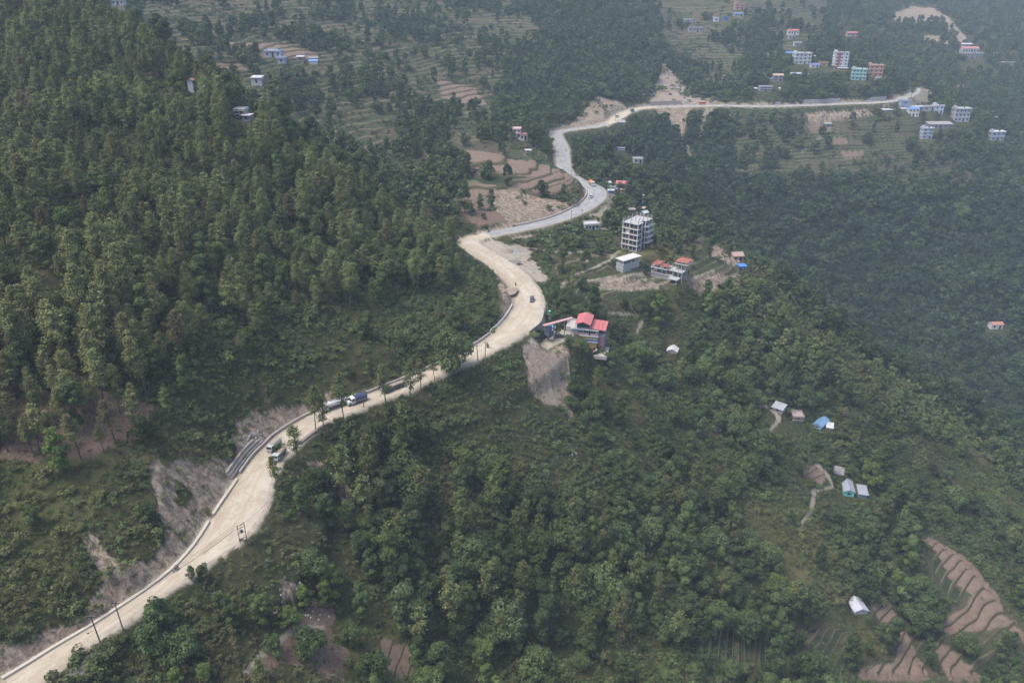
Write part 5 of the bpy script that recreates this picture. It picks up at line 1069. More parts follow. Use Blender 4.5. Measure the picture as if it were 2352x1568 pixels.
# ------------------------------------------------------------------ red-roofed house with its footbridge
def gable_roof(e, x0, x1, y0, y1, z, rh, m, name='roof', skew=0):
    xm = (x0+x1)/2+skew; t = .14; r = MB(); pr = [(x0, z), (xm, z+rh), (x1, z), (x1, z+t), (xm, z+rh+t), (x0, z+t)]
    r.V += [(x, y0, q) for x, q in pr]+[(x, y1, q) for x, q in pr]; r.F += [tuple(range(6)), tuple(reversed(range(6, 12)))]+[(i, 6+i, 6+(i+1) % 6, (i+1) % 6) for i in range(6)]
    return r.build(name, m, e)
def red_house():
    e = thing('red_roofed_house', P_RED, -13, 'four-storey roadside house with two bright red metal roofs and yellow-blue lower walls', 'house')
    RED = paint((.50, .15, .14), 'sheet'); GRY = paint((.34, .36, .38), 'concrete'); PK = paint((.46, .30, .29)); YE = paint((.66, .47, .16)); BL = paint((.12, .22, .42)); WH = paint((.55, .56, .56))
    # floors: 0 yellow room, 1 yellow over blue, 2 pink band with windows, 3 penthouse
    MB().box(-1.5, .6, -3, 5.2, 10.5, 3.0).build('wall', YE, e)
    MB().box(-5.0, 0, 3.0, 5.6, 10.5, 6.0).build('wall', YE, e); MB().box(-5.03, -.06, 3.0, 5.63, .3, 4.25).build('blue_dado', BL, e); MB().box(5.5, -.03, 3.0, 5.66, 10.4, 5.9).build('blue_side', BL, e)
    MB().box(-7.0, 0, 6.2, 5.6, 10.5, 9.1).build('wall', GRY, e); MB().box(-4.0, -.09, 6.2, 5.7, .3, 7.35).build('pink_band', PK, e)
    MB().box(-4.4, .4, 9.35, 1.4, 9.5, 11.6).build('penthouse_wall', paint((.20, .24, .28)), e)
    for z in (3.0, 6.0, 9.1): MB().box(-7.3 if z > 6 else -5.3, -.8, z, 6.0, 11.0, z+.22).build('floor_slab', GRY, e)
    gable_roof(e, -5.2, 2.2, -1.0, 11.2, 11.9, 1.3, RED, 'roof')
    rf = MB(); rf.poly([(1.6, -.2, 10.1), (9.2, -.2, 9.5), (9.2, 11.2, 9.5), (1.6, 11.2, 10.1)][::-1], .14); rf.build('lower_roof', RED, e)
    for x in (3.4, 5.3, 7.2): MB().box(x-.05, -.25, 9.62+(9.2-x)*.079-.04, x+.05, 11.25, 9.74+(9.2-x)*.079).build('roof_rib', paint((.50, .10, .10), 'sheet'), e)
    for (a, b) in ((-3.6, -2.7), (-2.5, -1.5), (-1.2, 0), (.1, 1.2), (2.4, 3.4), (3.5, 4.6)):
        w_ = MB().box(a, -.14, 7.5, b, .1, 8.75).build('window', WH, e); MB().box(a+.06, -.17, 7.56, b-.06, -.11, 8.69).build('pane', GLASS, w_)
    d_ = MB().box(1.35, -.14, 6.3, 2.15, .1, 8.7).build('door', paint((.06, .10, .08), 'wood'), e); MB().box(1.5, -.17, 7.4, 2.0, -.11, 8.5).build('pane', GLASS, d_)
    w_ = MB().box(3.2, -.12, 3.9, 5.1, .1, 5.6).build('window', DARK, e); MB().box(3.35, -.15, 4.05, 4.1, -.09, 5.45).build('pane', WH, w_); MB().box(4.25, -.15, 4.05, 4.95, -.09, 5.45).build('pane', WH, w_)
    w_ = MB().box(-3.8, -.12, 3.9, -2.2, .1, 5.6).build('window', DARK, e)
    for x in (-4.2, -2.8, -1.4, 0, 1.2): MB().box(x-.06, .3, 9.5, x+.06, .44, 11.6).build('mullion', paint((.36, .42, .48)), e)
    MB().box(-4.3, .25, 10.1, 1.3, .34, 11.4).build('penthouse_glazing', GLASS, e)
    # open side stair bay at the right with purple-brown wall
    MB().box(5.7, .8, -3, 8.6, 10, 6.0).build('side_wall', paint((.24, .14, .17)), e); MB().box(5.7, .8, 6.2, 8.9, 10.2, 6.4).build('side_slab', GRY, e)
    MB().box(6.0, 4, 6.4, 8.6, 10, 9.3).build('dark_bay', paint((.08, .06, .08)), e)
    for y in (.2, 3.5, 7, 10): MB().tube((9.0, y, -2.8), (9.0, y, 9.5), .09).build('post', STEEL, e)
    for z in (3.2, 6.4): MB().box(8.95, .2, z+.9, 9.05, 10, z+.98).build('railing', STEEL, e)
    rl = MB()
    for i in range(15): rl.box(-3.6+i*.65, -.75, 3.2, -3.55+i*.65, -.70, 4.1)
    rl.box(-3.6, -.77, 4.1, 5.6, -.68, 4.17); rl.build('railing', DARK, e)
    # lower terrace, striped curved steps, planter
    MB().box(2.5, -4.5, -3.4, 10.8, 6.5, -1.7).build('terrace', paint((.40, .37, .33), 'concrete'), e)
    for i in range(7):
        a = R(200+i*9); MB().poly([(6.2+math.cos(a)*k, -.6+math.sin(a)*k*1.2, -1.4+i*.42) for k in (1.6, 3.4)]+[(6.2+math.cos(a+R(8))*k, -.6+math.sin(a+R(8))*k*1.2, -1.4+i*.42) for k in (3.4, 1.6)], .25).build('step', paint((.50, .12, .12)) if i % 2 else paint((.6, .56, .52)), e)
    MB().box(-.6, -1.0, 0.05, 4.0, -.2, .55).build('planter', paint((.38, .10, .07)), e)
    MB().box(-7.4, -.4, 9.33, -5.4, 10.5, 9.45).build('left_terrace', paint((.44, .42, .38), 'concrete'), e)
    for (a, b, c, d2) in ((-9.8, 8.5, -5.6, 8.8), (-9.8, 5.5, -9.5, 8.8)): MB().box(a, b, 5.0, c, d2, 10.3).build('terrace_wall', paint((.5, .49, .46)), e)
    MB().box(-9.8, 1.5, 4, -5.0, 8.6, 9.2).build('annex', paint((.38, .36, .34), 'concrete'), e)
    e.scale = (.94, .94, .94); return e
red_house()
# footbridge from the road edge to the upper storey
a = Vector(at_t(1249, 744, 341)); b = Vector(at_t(1314, 744, 350)); b.z = a.z = -140.6; d_ = (b-a); ang = math.degrees(math.atan2(d_.y, d_.x)); L_ = math.hypot(d_.x, d_.y)
fb = thing('footbridge', a, ang, 'narrow pink footbridge with railing from the road to the red-roofed house', 'footbridge')
MB().box(0, -.8, -.35, L_, .8, 0).build('deck', paint((.52, .33, .29), 'concrete'), fb)
for y in (-.78, .78):
    r_ = MB(); r_.box(0, y-.03, 1.0, L_, y+.03, 1.06)
    for i in range(9): r_.box(i*L_/8-.03, y-.03, 0, i*L_/8+.03, y+.03, 1.0)
    r_.build('railing', paint((.16, .10, .10)), fb)
MB().box(L_*.35, -.3, -9, L_*.35+.3, .3, -.35).build('pier', CONC, fb); MB().box(L_*.72, -.25, -9, L_*.72+.25, .25, -.35).build('pier', CONC, fb)
MB().box(1.5, -1.6, -5.5, 3.2, 1.6, -.36).build('abutment', paint((.10, .12, .17)), fb)
def place(u, v, up=0.0): p = hit(u, v)[0]; return Vector((p[0], p[1], gz(p[0], p[1])+up))
tk = thing('water_tank', place(1262, 728), 0, 'green water tank on a stand by the start of the footbridge', 'water tank'); MB().tube((0, 0, 1.2), (0, 0, 3.0), .75, 12).build('tank', paint((.03, .28, .17), 'sheet'), tk); MB().box(-.7, -.7, -1, .7, .7, 1.2).build('stand', CONC, tk); MB().tube((0, 0, 3.0), (0, 0, 3.25), .5, 12, .25).build('lid', paint((.5, .55, .52)), tk)
bt = thing('tarpaulin_shelter', place(1268, 756), 10, 'small blue and white tarpaulin shelter under the footbridge', 'shelter'); MB().poly([(-1.6, -1.2, 1.4), (1.6, -1.2, 1.1), (1.6, 1.4, 2.1), (-1.6, 1.4, 2.3)], .06).build('tarpaulin', paint((.20, .32, .50), 'sheet'), bt)
for x in (-1.5, 1.5): MB().tube((x, -1.1, -.5), (x, -1.1, 1.3), .06).build('post', WOOD, bt)
dp = thing('striped_steps', place(1262, 762), -40, 'black and white flight of steps beside the drive', 'steps')
for i in range(10): MB().box(i*.62, -.7, 1.8-i*.3, i*.62+.5, .7, 2.05-i*.3).build('step', paint((.62, .6, .56)) if i % 2 == 0 else DARK, dp)

# ------------------------------------------------------------------ along the road: parapets, gabions, poles, wires
def ridx(u, v):
    c = [(math.hypot(pix(x, y, z)[0]-u, pix(x, y, z)[1]-v), i) for i, (x, y, z) in enumerate(RD[:, :3]) if y < 1100]; return min(c)[1]
def edge(i, off, side=1): 
    """point at the uphill (side 1) or valley (side -1) road edge plus off metres"""
    w = RD[i, 3]/2+off; return Vector((RD[i, 0]+NRM[i, 0]*w*side, RD[i, 1]+NRM[i, 1]*w*side, RD[i, 2]))
def strip_wall(name, i0, i1, off, wdt, h, m, label, cat, side=1, z0=-.8, parent=None, step=1, prop=True):
    V = []; F = []; ks = list(range(i0, i1+1, step))
    for j, i in enumerate(ks):
        a = edge(i, off, side); b = edge(i, off+wdt, side)
        V += [(a.x, a.y, a.z+z0), (a.x, a.y, a.z+h), (b.x, b.y, b.z+h), (b.x, b.y, b.z+z0)]
        if j: o = (j-1)*4; F += [(o, o+4, o+5, o+1), (o+1, o+5, o+6, o+2), (o+2, o+6, o+7, o+3)]
    n4 = (len(ks)-1)*4; F += [(0, 1, 2, 3), (n4+3, n4+2, n4+1, n4)]
    o = mesh_obj(name, V, F, m, parent)
    if parent is None: o['label'] = label; o['category'] = cat
    return o
CREAM = paint((.47, .43, .35), 'concrete')
iA0, iA1 = 0, ridx(*_cv(1140, 690)); iB0, iB1 = ridx(*_cv(1165, 655)), ridx(*_cv(1270, 470)); iC1 = ridx(1150, 770)
strip_wall('roadside_parapet', iA0, iA1, -.75, .8, .5, CREAM, 'long cream concrete drain wall along the uphill edge of the near road', 'wall')
strip_wall('roadside_parapet', iB0, iB1, -.75, .8, .5, CREAM, 'short cream concrete drain wall between the gap and the gabions', 'wall')
strip_wall('roadside_parapet', iB1+2, iC1, -.1, .6, .75, paint((.36, .32, .28), 'concrete'), 'low grey-brown wall along the road from the gabions past the tanker to the bend', 'wall')
strip_wall('roadside_parapet', iC1+1, iC1+22, .6, .4, .9, paint((.5, .48, .44), 'concrete'), 'pale low wall round the inside of the dirt bend', 'wall')
g0, g1 = ridx(572, 1090), ridx(640, 1015)
gb = thing('gabion_wall', edge(g0, 2), 0, 'three-tiered stone gabion wall above the road beside the dump trucks', 'wall')
GB = paint((.34, .29, .25), 'gabion')
for k in range(3):
    o = strip_wall('tier', g0, g1-k, 1.0+k*.6, .75, .85+k*.95, GB, '', '', 1, -.5, None); del o['label']; del o['category']; o.parent = gb; o.matrix_parent_inverse = Matrix.Translation(-gb.location)
    for j in range(0, 1):
        q = strip_wall('tier_cap', g0, g1-k, 0.98+k*.6, .16, .88+k*.95, paint((.33, .30, .26), 'concrete'), '', '', 1, .75+k*.95, None); del q['label']; del q['category']; q.parent = gb; q.matrix_parent_inverse = Matrix.Translation(-gb.location)
# asphalt bend parapets and far retaining walls
i1_, i2_ = ridx(1190, 520), ridx(1350, 440)
strip_wall('roadside_parapet', i1_, i2_, .3, .5, .8, paint((.42, .40, .37), 'concrete'), 'thin wall along the inside of the asphalt bend below the terraces', 'wall')
strip_wall('roadside_parapet', ridx(1293, 345), ridx(1285, 306), .4, .6, .7, CREAM, 'curved pale wall at the bend of the far asphalt stretch', 'wall')
j0, j1 = ridx(1500, 246), ridx(1570, 243)
strip_wall('stone_retaining_wall', j0, j1, 1.0, 1.0, 4.5, paint((.32, .27, .24), 'gabion'), 'long stone retaining wall at the foot of the far landslide', 'wall')
strip_wall('concrete_retaining_wall', ridx(1850, 241), ridx(1935, 238), 1.0, .8, 4.2, paint((.33, .32, .31), 'concrete'), 'grey concrete retaining wall above the far road, left stretch', 'wall')
strip_wall('concrete_retaining_wall', ridx(2008, 236), ridx(2045, 232), 1.0, .8, 4.2, paint((.33, .32, .31), 'concrete'), 'grey concrete retaining wall above the far road, right stretch', 'wall')
strip_wall('stone_retaining_wall', ridx(655, 1003), ridx(735, 955), .1, .9, .1, paint((.22, .18, .16), 'gabion'), 'dark retaining wall under the valley edge of the road by the dump trucks', 'wall', -1, -5.0)

def pole(u, v, h, label, lean=0.0, conc=True, lamp=False):
    p = place(u, v); e = thing('utility_pole', p, 0, label, 'pole', 'utility poles along the road')
    m_ = paint((.16, .14, .13) if not conc else (.24, .23, .22), 'metal'); MB().tube((0, 0, -.6), (lean, 0, h), .19, 7, .12).build('shaft', m_, e)
    MB().box(lean-.9, -.06, h-.5, lean+.9, .06, h-.36).build('crossarm', DARK, e)
    for x in (-.8, 0, .8): MB().tube((lean+x, 0, h-.36), (lean+x, 0, h-.12), .06).build('insulator', paint((.5, .5, .5)), e)
    if lamp: MB().tube((lean-.1, -.1, h*.5), (lean-1.5, -.3, h*.42), .05).build('bracket', DARK, e); MB().tube((lean-1.5, -.3, h*.42), (lean-1.5, -.3, h*.42-.25), .25, 8, .1).build('lamp', DARK, e)
    return p+Vector((lean, 0, h-.2))
t1 = pole(232, 1478, 8.5, 'dark pole with a small lamp at the valley edge of the near road', -.5, False, True)
t2 = pole(283, 1445, 8.5, 'slim pole just beyond the lamp pole on the near road', -.3)
t3 = pole(834, 935, 6.5, 'leaning dark pole in front of the blue truck', 1.3, False)
t4 = pole(1098, 829, 7.0, 'left pole of the pair beside the big spreading tree', -.4, False)
t5 = pole(1114.5, 832, 9.0, 'right taller pole of the pair beside the big spreading tree', .2)
t6 = pole(1311, 512, 7.5, 'pole at the lower edge of the asphalt bend', .2, False)
t7 = pole(1337, 500, 5.0, 'short pole right of the one at the asphalt bend', 0)
t8 = pole(1379, 421, 9.5, 'tall pale pole beside the open roadside stall', -.1)
t9 = pole(1400.5, 455, 6.0, 'dark pole in front of the blue kiosk', 0, False)
t10 = pole(1411, 446, 8.0, 'pole between the green truck and the blue house', .2)
t11 = pole(1313, 407, 7.5, 'pole at the tip of the terraced spur', -.1)
t12 = pole(1257, 724, 5.5, 'short pole on the outer edge of the dirt bend', 0)
t13 = pole(1251, 729, 4.5, 'thin post beside the footbridge start', 0)
t14 = pole(1413, 279, 7, 'pole by the hut on the far road', 0, False)
t15 = pole(1302, 298, 7, 'pole on the inner side of the far hairpin', 0, False)
hp = place(560, 1247); hf = thing('transformer_frame', hp, 40, 'twin-pole transformer frame with crossbars at the valley edge of the road', 'transformer')
for x in (-1.1, 1.1): MB().tube((x, 0, -.8), (x, 0, 7.0), .12, 7, .09).build('shaft', paint((.15, .13, .12), 'metal'), hf)
for z in (1.9, 3.9, 5.7, 6.7): MB().box(-1.35, -.05, z, 1.35, .05, z+.10).build('crossbar', DARK, hf)
MB().box(-.4, -.3, 4.0, .4, .3, 4.9).build('transformer', paint((.12, .12, .13), 'metal'), hf); MB().tube((-.9, .1, 4), (.3, .1, 6.8), .05).build('brace', DARK, hf); hf.scale = (.85, .85, .9)
def wire(a, b, sag, label):
    V = []; n_ = 16; pts = [a.lerp(b, i/n_)-Vector((0, 0, sag*4*(i/n_)*(1-i/n_))) for i in range(n_+1)]; mb = MB()
    for p, q in zip(pts[:-1], pts[1:]): mb.tube(p, q, .028, 4)
    o = mb.build('power_line', DARK); o['label'] = label; o['category'] = 'cable'; o['group'] = 'power lines beside the near road'
ht = hp+Vector((0, 0, 6.8)); off0 = Vector(at_z(-80, 1575, -131))
for k, dx in enumerate((-.8, 0, .8)):
    wire(off0+Vector((dx, 0, 0)), t1+Vector((dx, 0, 0)), .8, ['upper', 'middle', 'lower'][k]+' cable from the lamp pole towards the bottom left corner'); wire(t1+Vector((dx, 0, 0)), ht+Vector((dx, .3, 0)), 1.8, ['upper', 'middle', 'lower'][k]+' cable over the near road to the transformer frame')
wire(t2, ht+Vector((-.3, 0, -1.2)), 1.5, 'cable from the slim pole to the transformer frame')
wire(ht+Vector((.8, 0, 0)), Vector(at_z(640, 1120, -131)), 1.0, 'cable leaving the transformer frame up the road')

# ------------------------------------------------------------------ vehicles
def wheel(e, x, y, r, w=.28):
    o = MB().tube((x-w/2, y, r), (x+w/2, y, r), r, 14).build('wheel', RUBBER, e); MB().tube((x-w/2-.02, y, r), (x+w/2+.02, y, r), r*.5, 10).build('rim', STEEL, o)
def truck(u, v, head, label, cab, bed, load=None, L=7.2, tank=False, frontal=None, bonnet=False, tarp=None):
    p = place(u, v); p.z = RD[ridx(u, v), 2]+.06 if True else p.z; e = thing('truck', p, head, label, 'truck', 'trucks on the mountain road'); W2 = 1.22; CM = paint(cab, 'car'); BM_ = paint(bed, 'car')
    # local +y is forward
    f = L/2; MB().box(-.5, -f+.1, .65, .5, f-.5, .95).build('chassis', DARK, e)
    cy0 = f-2.0 if not bonnet else f-2.6
    c = MB().prism([(cy0, .8), (f-.02 if not bonnet else f-1.1, .8), (f if not bonnet else f-1.0, 1.7), (f-.25 if not bonnet else f-1.25, 2.75), (cy0, 2.85)], -W2, W2).build('cab', CM, e, .06)
    fy = f if not bonnet else f-1.0
    MB().poly([(-W2+.14, fy-.005, 1.75), (W2-.14, fy-.005, 1.75), (W2-.2, fy-.21, 2.55), (-W2+.2, fy-.21, 2.55)], .06, (0, -1, 0)).build('windscreen', GLASS, e)
    for s in (-1, 1): MB().box(s*(W2-.03), cy0+.45, 1.75, s*(W2+.03), fy-.5, 2.5).build('side_window', GLASS, e); MB().tube((s*.85, f-.05, 1.0), (s*.85, f+.05, 1.0), .16, 8).build('headlight', paint((.7, .7, .66), 'glass'), e); MB().box(s*(W2+.05), fy-.35, 1.9, s*(W2+.22), fy-.28, 2.4).build('mirror', DARK, e)
    MB().box(-W2, f-.1, .5, W2, f+.1, .85).build('bumper', STEEL, e)
    if bonnet: MB().box(-.85, f-1.15, .85, .85, f-.05, 1.65).build('bonnet', CM, e, .1)
    if tank:
        t_ = MB(); n_ = 20; o = 0
        ys = [(-f+.1, .5), (-f+.45, 1.0), (-f+1.2, 1.18), (cy0-1.2, 1.18), (cy0-.5, 1.0), (cy0-.2, .5)]
        for (y, r_) in ys: t_.V += [(math.cos(2*math.pi*k/n_)*r_, y, 2.15+math.sin(2*math.pi*k/n_)*r_) for k in range(n_)]
        for j in range(len(ys)-1): t_.F += [(j*n_+k, j*n_+(k+1) % n_, (j+1)*n_+(k+1) % n_, (j+1)*n_+k) for k in range(n_)]
        t_.F += [tuple(range(n_)), tuple(reversed(range((len(ys)-1)*n_, len(ys)*n_)))]; tb = t_.build('tank', BM_, e)
        MB().box(-.3, -f+1, 3.28, .3, cy0-1, 3.42).build('walkway', STEEL, e)
        for y in (-f*.4, 0): MB().tube((0, y, 3.3), (0, y, 3.6), .3, 10).build('hatch', STEEL, e)
    else:
        b0, b1 = -f, cy0-.15; bb = MB(); bb.box(-W2, b0, 1.0, W2, b1, 1.15); bb.box(-W2, b0, 1.15, -W2+.08, b1, 2.15); bb.box(W2-.08, b0, 1.15, W2, b1, 2.15); bb.box(-W2+.08, b0, 1.15, W2-.08, b0+.08, 2.15); bb.box(-W2+.08, b1-.08, 1.15, W2-.08, b1, 2.45)
        bb.build('cargo_bed', BM_, e)
        if load:
            l_ = MB(); nx, ny = 5, 9; vv = []
            for j in range(ny):
                for i in range(nx): x = -W2+.1+(2*W2-.2)*i/(nx-1); y = b0+.1+(b1-b0-.2)*j/(ny-1); l_.V.append((x, y, 1.85+.55*math.sin(math.pi*i/(nx-1))*math.sin(math.pi*j/(ny-1))+.12*math.sin(i*7+j*3)))
            l_.F += [(j*nx+i, j*nx+i+1, (j+1)*nx+i+1, (j+1)*nx+i) for j in range(ny-1) for i in range(nx-1)]; l_.build('load', paint(load, 'earth'), e)
        if tarp:
            t_ = MB(); pr = [(-W2-.04, 1.7), (-W2-.02, 2.3), (-.75, 2.95), (0, 3.1), (.75, 2.95), (W2+.02, 2.3), (W2+.04, 1.7)]
            ys = np.linspace(b0-.03, b1+.03, 6)
            for y in ys: t_.V += [(x, y, z+random.uniform(-.06, .06)) for x, z in pr]
            t_.F += [(j*7+k, j*7+k+1, (j+1)*7+k+1, (j+1)*7+k) for j in range(5) for k in range(6)]+[tuple(range(7)), tuple(reversed(range(35, 42)))]; t_.build('tarpaulin', paint(tarp, 'sheet'), e)
    for y in (f-1.3, -f+1.2, -f+2.35 if L > 6.5 else -f+1.2):
        for s in (-1, 1):
            if y == -f+1.2 and L <= 6.5 and s == 2: continue
            wheel(e, s*1.05, y, .5)
        if L <= 6.5 and y != f-1.3: break
    return e
def heading(u, v, toward=1):
    i = ridx(u, v); d2 = T_[i]*toward; return math.degrees(math.atan2(d2[1], d2[0]))-90
for_scale = truck(643, 1050, heading(620, 1040, -1)+4, 'dump truck with a grey-white cab and a load of earth, nearer of the two', (.42, .46, .42), (.10, .13, .10), (.26, .22, .18), 7.4)
for_scale2 = truck(631, 1031, heading(620, 1025, -1)-2, 'dump truck with a dusty grey tarpaulin over its bed, behind the earth-loaded one', (.40, .42, .39), (.22, .19, .16), None, 7.0, tarp=(.33, .31, .27))
for_scale.scale = for_scale2.scale = (.82, .82, .82)
truck(769, 938, heading(765, 945, -1), 'grimy white tanker truck on the dirt road behind thin pines', (.5, .5, .48), (.56, .54, .51), None, 9.5, tank=True)
truck(820, 926, heading(820, 925, -1), 'white-cabbed truck with a dark blue tarpaulin behind the leaning pole', (.60, .60, .56), (.20, .18, .17), None, 7.2, tarp=(.05, .07, .13), bonnet=True)
truck(905, 895, heading(905, 892, -1), 'long dark open truck half hidden by roadside trees', (.06, .07, .10), (.12, .09, .08), (.30, .26, .22), 9.0)
truck(1360, 427, heading(1360, 428, -1)-8, 'white-fronted truck with an orange tarpaulin on the asphalt bend', (.60, .58, .50), (.20, .14, .10), None, 7.4, tarp=(.75, .24, .08), bonnet=True)
def flat_truck(u, v, head, label, cab, bed):
    p = place(u, v); e = truck(u, v, head, label, cab, bed, (.16, .20, .08), 7.0, bonnet=True); e.location = p; return e
flat_truck(1407, 437, -88, 'olive-green truck with a white cab parked by the blue house', (.62, .61, .57), (.15, .18, .09))
def car(u, v, head, label, c, suv=False, pickup=False, on=True, cat='car', L=4.5, van=False):
    p = place(u, v); 
    if on: p.z = RD[ridx(u, v), 2]+.05
    e = thing('bus' if cat == 'bus' else 'pickup' if pickup else 'car', p, head, label, cat); CM = paint(c, 'car'); f = L/2; W2 = .9 if not van else 1.05
    hgt = 1.75 if suv or pickup else 1.45
    if van: hgt = 2.5
    MB().prism([(-f, .42), (f, .42), (f+.02, .85), (f-.9, 1.02), (-f+.05, 1.02)], -W2, W2).build('body', CM, e, .09)
    if van: rg = [(-f+.02, 1.0), (f-.05, 1.0), (f-.35, hgt), (-f+.1, hgt)]
    elif pickup: rg = [(-.35, 1.0), (f-1.15, 1.0), (f-1.75, hgt), (-.15, hgt)]
    elif suv: rg = [(-f+.05, 1.0), (f-1.15, 1.0), (f-1.85, hgt), (-f+.4, hgt)]
    else: rg = [(-f+.35, 1.0), (f-1.15, 1.0), (f-1.9, hgt), (-f+1.0, hgt)]
    MB().prism(rg, -W2+.10, W2-.10).build('glasshouse', GLASS, e, .05)
    MB().prism([(rg[3][0]+.03, hgt-.07), (rg[2][0]-.03, hgt-.07), (rg[2][0]-.12, hgt+.05), (rg[3][0]+.12, hgt+.05)], -W2+.14, W2-.14).build('roof', CM, e)
    if van:
        for s in (-1, 1): MB().box(s*(W2-.1), rg[3][0]+.1, 1.0, s*(W2-.04), rg[2][0]+.1, 1.45).build('side_panel', CM, e)
    if pickup: q = MB(); q.box(-W2, -f, 1.0, -W2+.07, -.4, 1.35); q.box(W2-.07, -f, 1.0, W2, -.4, 1.35); q.box(-W2+.07, -f, 1.0, W2-.07, -f+.07, 1.35); q.build('cargo_bed', CM, e); MB().box(-W2+.1, -f+.1, 1.0, W2-.1, -.45, 1.1).build('bed_liner', DARK, e)
    for y in (f-.85, -f+.85):
        for s in (-1, 1): wheel(e, s*(W2-.06), y, .36, .22)
    for s in (-1, 1): MB().box(s*.62-.16, f-.02, .62, s*.62+.16, f+.04, .82).build('headlight', paint((.7, .7, .66), 'glass'), e); MB().box(s*.66-.13, -f-.03, .66, s*.66+.13, -f+.02, .86).build('tail_light', paint((.4, .03, .03), 'glass'), e)
    return e
car(1222, 692, heading(1218, 690, -1)-6, 'dark blue car driving on the wide dirt bend', (.05, .06, .10), suv=True)
c_ = car(1284, 775, -80, 'black sport utility car parked in the forecourt of the red-roofed house', (.04, .045, .055), suv=True, on=False, L=4.7)
c2 = car(1357, 455, heading(1360, 453, 1)-5, 'white pickup with a dark open bed on the asphalt bend', (.62, .62, .60), pickup=True, cat='pickup', L=5.2)
car(1401, 431, 95, 'white car parked in front of the open roadside stall', (.5, .52, .50), on=False)
car(1417, 270, heading(1415, 270, -1), 'white minibus on the far dirt stretch', (.62, .62, .60), van=True, cat='bus', L=6.8)
car(1452, 257, heading(1455, 252, 1), 'teal-green vehicle at the outer edge of the far dirt bend', (.06, .32, .27), van=True, cat='van', L=5)
car(1613, 241, heading(1613, 242, 1), 'small orange truck on the far road below the landslide', (.70, .16, .05), van=True, cat='van', L=6.5)
car(1786, 242, heading(1790, 242, 1), 'far white truck with a blue load on the straight road', (.6, .6, .58), van=True, cat='van', L=7.5)
car(1996, 234, heading(1996, 235, -1), 'white van at the right end of the far straight road', (.62, .62, .62), van=True, cat='van', L=7.0)

# motorcycles and riders
def motorcycle(u, v, head, label, on=True, rider=None, col=(.04, .035, .05)):
    p = place(u, v); 
    if on: p.z = RD[ridx(u, v), 2]+.05
    e = thing('motorcycle', p, head, label, 'motorcycle'); CM = paint(col, 'car')
    for y in (-.68, .70):
        w_ = MB(); n_ = 16
        for k in range(n_):
            a0, a1 = 2*math.pi*k/n_, 2*math.pi*(k+1)/n_; w_.tube((0, y+math.cos(a0)*.29, .31+math.sin(a0)*.29), (0, y+math.cos(a1)*.29, .31+math.sin(a1)*.29), .055, 5)
        w_.tube((-.05, y, .31), (.05, y, .31), .08, 8); w_.build('wheel', RUBBER, e)
    MB().box(-.15, -.22, .32, .15, .28, .62).build('engine', STEEL, e, .04); MB().prism([(-.1, .72), (.42, .72), (.46, .92), (.1, .98), (-.1, .86)], -.15, .15).build('fuel_tank', CM, e, .05)
    MB().box(-.13, -.85, .74, .13, -.08, .86).build('seat', DARK, e, .03); fk = MB(); fk.tube((-.09, .70, .31), (-.09, .44, 1.0), .035); fk.tube((.09, .70, .31), (.09, .44, 1.0), .035); fk.build('fork', STEEL, e)
    MB().tube((-.36, .36, 1.05), (.36, .36, 1.05), .025).build('handlebar', DARK, e); MB().tube((0, .52, .88), (0, .66, .88), .1, 10).build('headlight', paint((.7, .7, .66), 'glass'), e); MB().tube((.17, -.75, .35), (.17, 0, .32), .05).build('exhaust', STEEL, e)
    return e, p
def person(p, head, label, pose, shirt, trousers=(.03, .035, .05), hair=(.015, .012, .01)):
    """one continuous skinned figure; pose gives the joints"""
    J, Ed = pose; me = bpy.data.meshes.new('person'); me.from_pydata([j[0] for j in J], Ed, []); o = bpy.data.objects.new('person', me); COL.objects.link(o)
    o.location = p; o.rotation_euler = (0, 0, R(head)); o['label'] = label; o['category'] = 'person'
    md = o.modifiers.new('skin', 'SKIN'); sv = me.skin_vertices[0].data
    for i, j in enumerate(J): sv[i].radius = (j[1], j[1]*j[2] if len(j) > 2 else j[1]); sv[i].use_root = (i == 0)
    o.modifiers.new('sub', 'SUBSURF').levels = 1; o.modifiers['sub'].render_levels = 1
    m_, nt, b, _ = mat('skin_and_cloth'); n = N(nt); z = n.sep(n.coord())[2]; hz_ = J[0][0][2]
    c = n.mix(n.math('GREATER_THAN', z, hz_+.02), trousers, shirt); c = n.mix(n.math('GREATER_THAN', z, hz_+.50), c, (.30, .17, .11)); nt.links.new(c, b.inputs['Base Color']); me.materials.append(m_)
    hd = Vector(J[4][0]); h = MB(); n1, n2 = 10, 6
    for i in range(n2+1):
        ph_ = math.pi*.5*i/n2
        for k in range(n1): t = 2*math.pi*k/n1; h.V.append((hd.x+math.cos(t)*.125*math.cos(ph_)*1.02, hd.y-.01+math.sin(t)*.14*math.cos(ph_), hd.z-.02+.145*math.sin(ph_)))
    h.F += [(i*n1+k, i*n1+(k+1) % n1, (i+1)*n1+(k+1) % n1, (i+1)*n1+k) for i in range(n2) for k in range(n1)]; q = h.build('hair' if hair[0] < .02 else 'helmet', paint(hair, 'cloth'), o)
    return o
def arm(J, Ed, sh, el, ha, s):
    n0 = len(J); J += [(sh, .065), (el, .048), (ha, .032)]; Ed += [(2, n0), (n0, n0+1), (n0+1, n0+2)]; hx, hy, hz = ha
    for k in range(4): J.append(((hx+(k-1.5)*.022, hy+.085+.01*(k in (1, 2)), hz-.01), .009)); Ed.append((n0+2, len(J)-1))
    J.append(((hx-s*.05, hy+.045, hz), .010)); Ed.append((n0+2, len(J)-1))
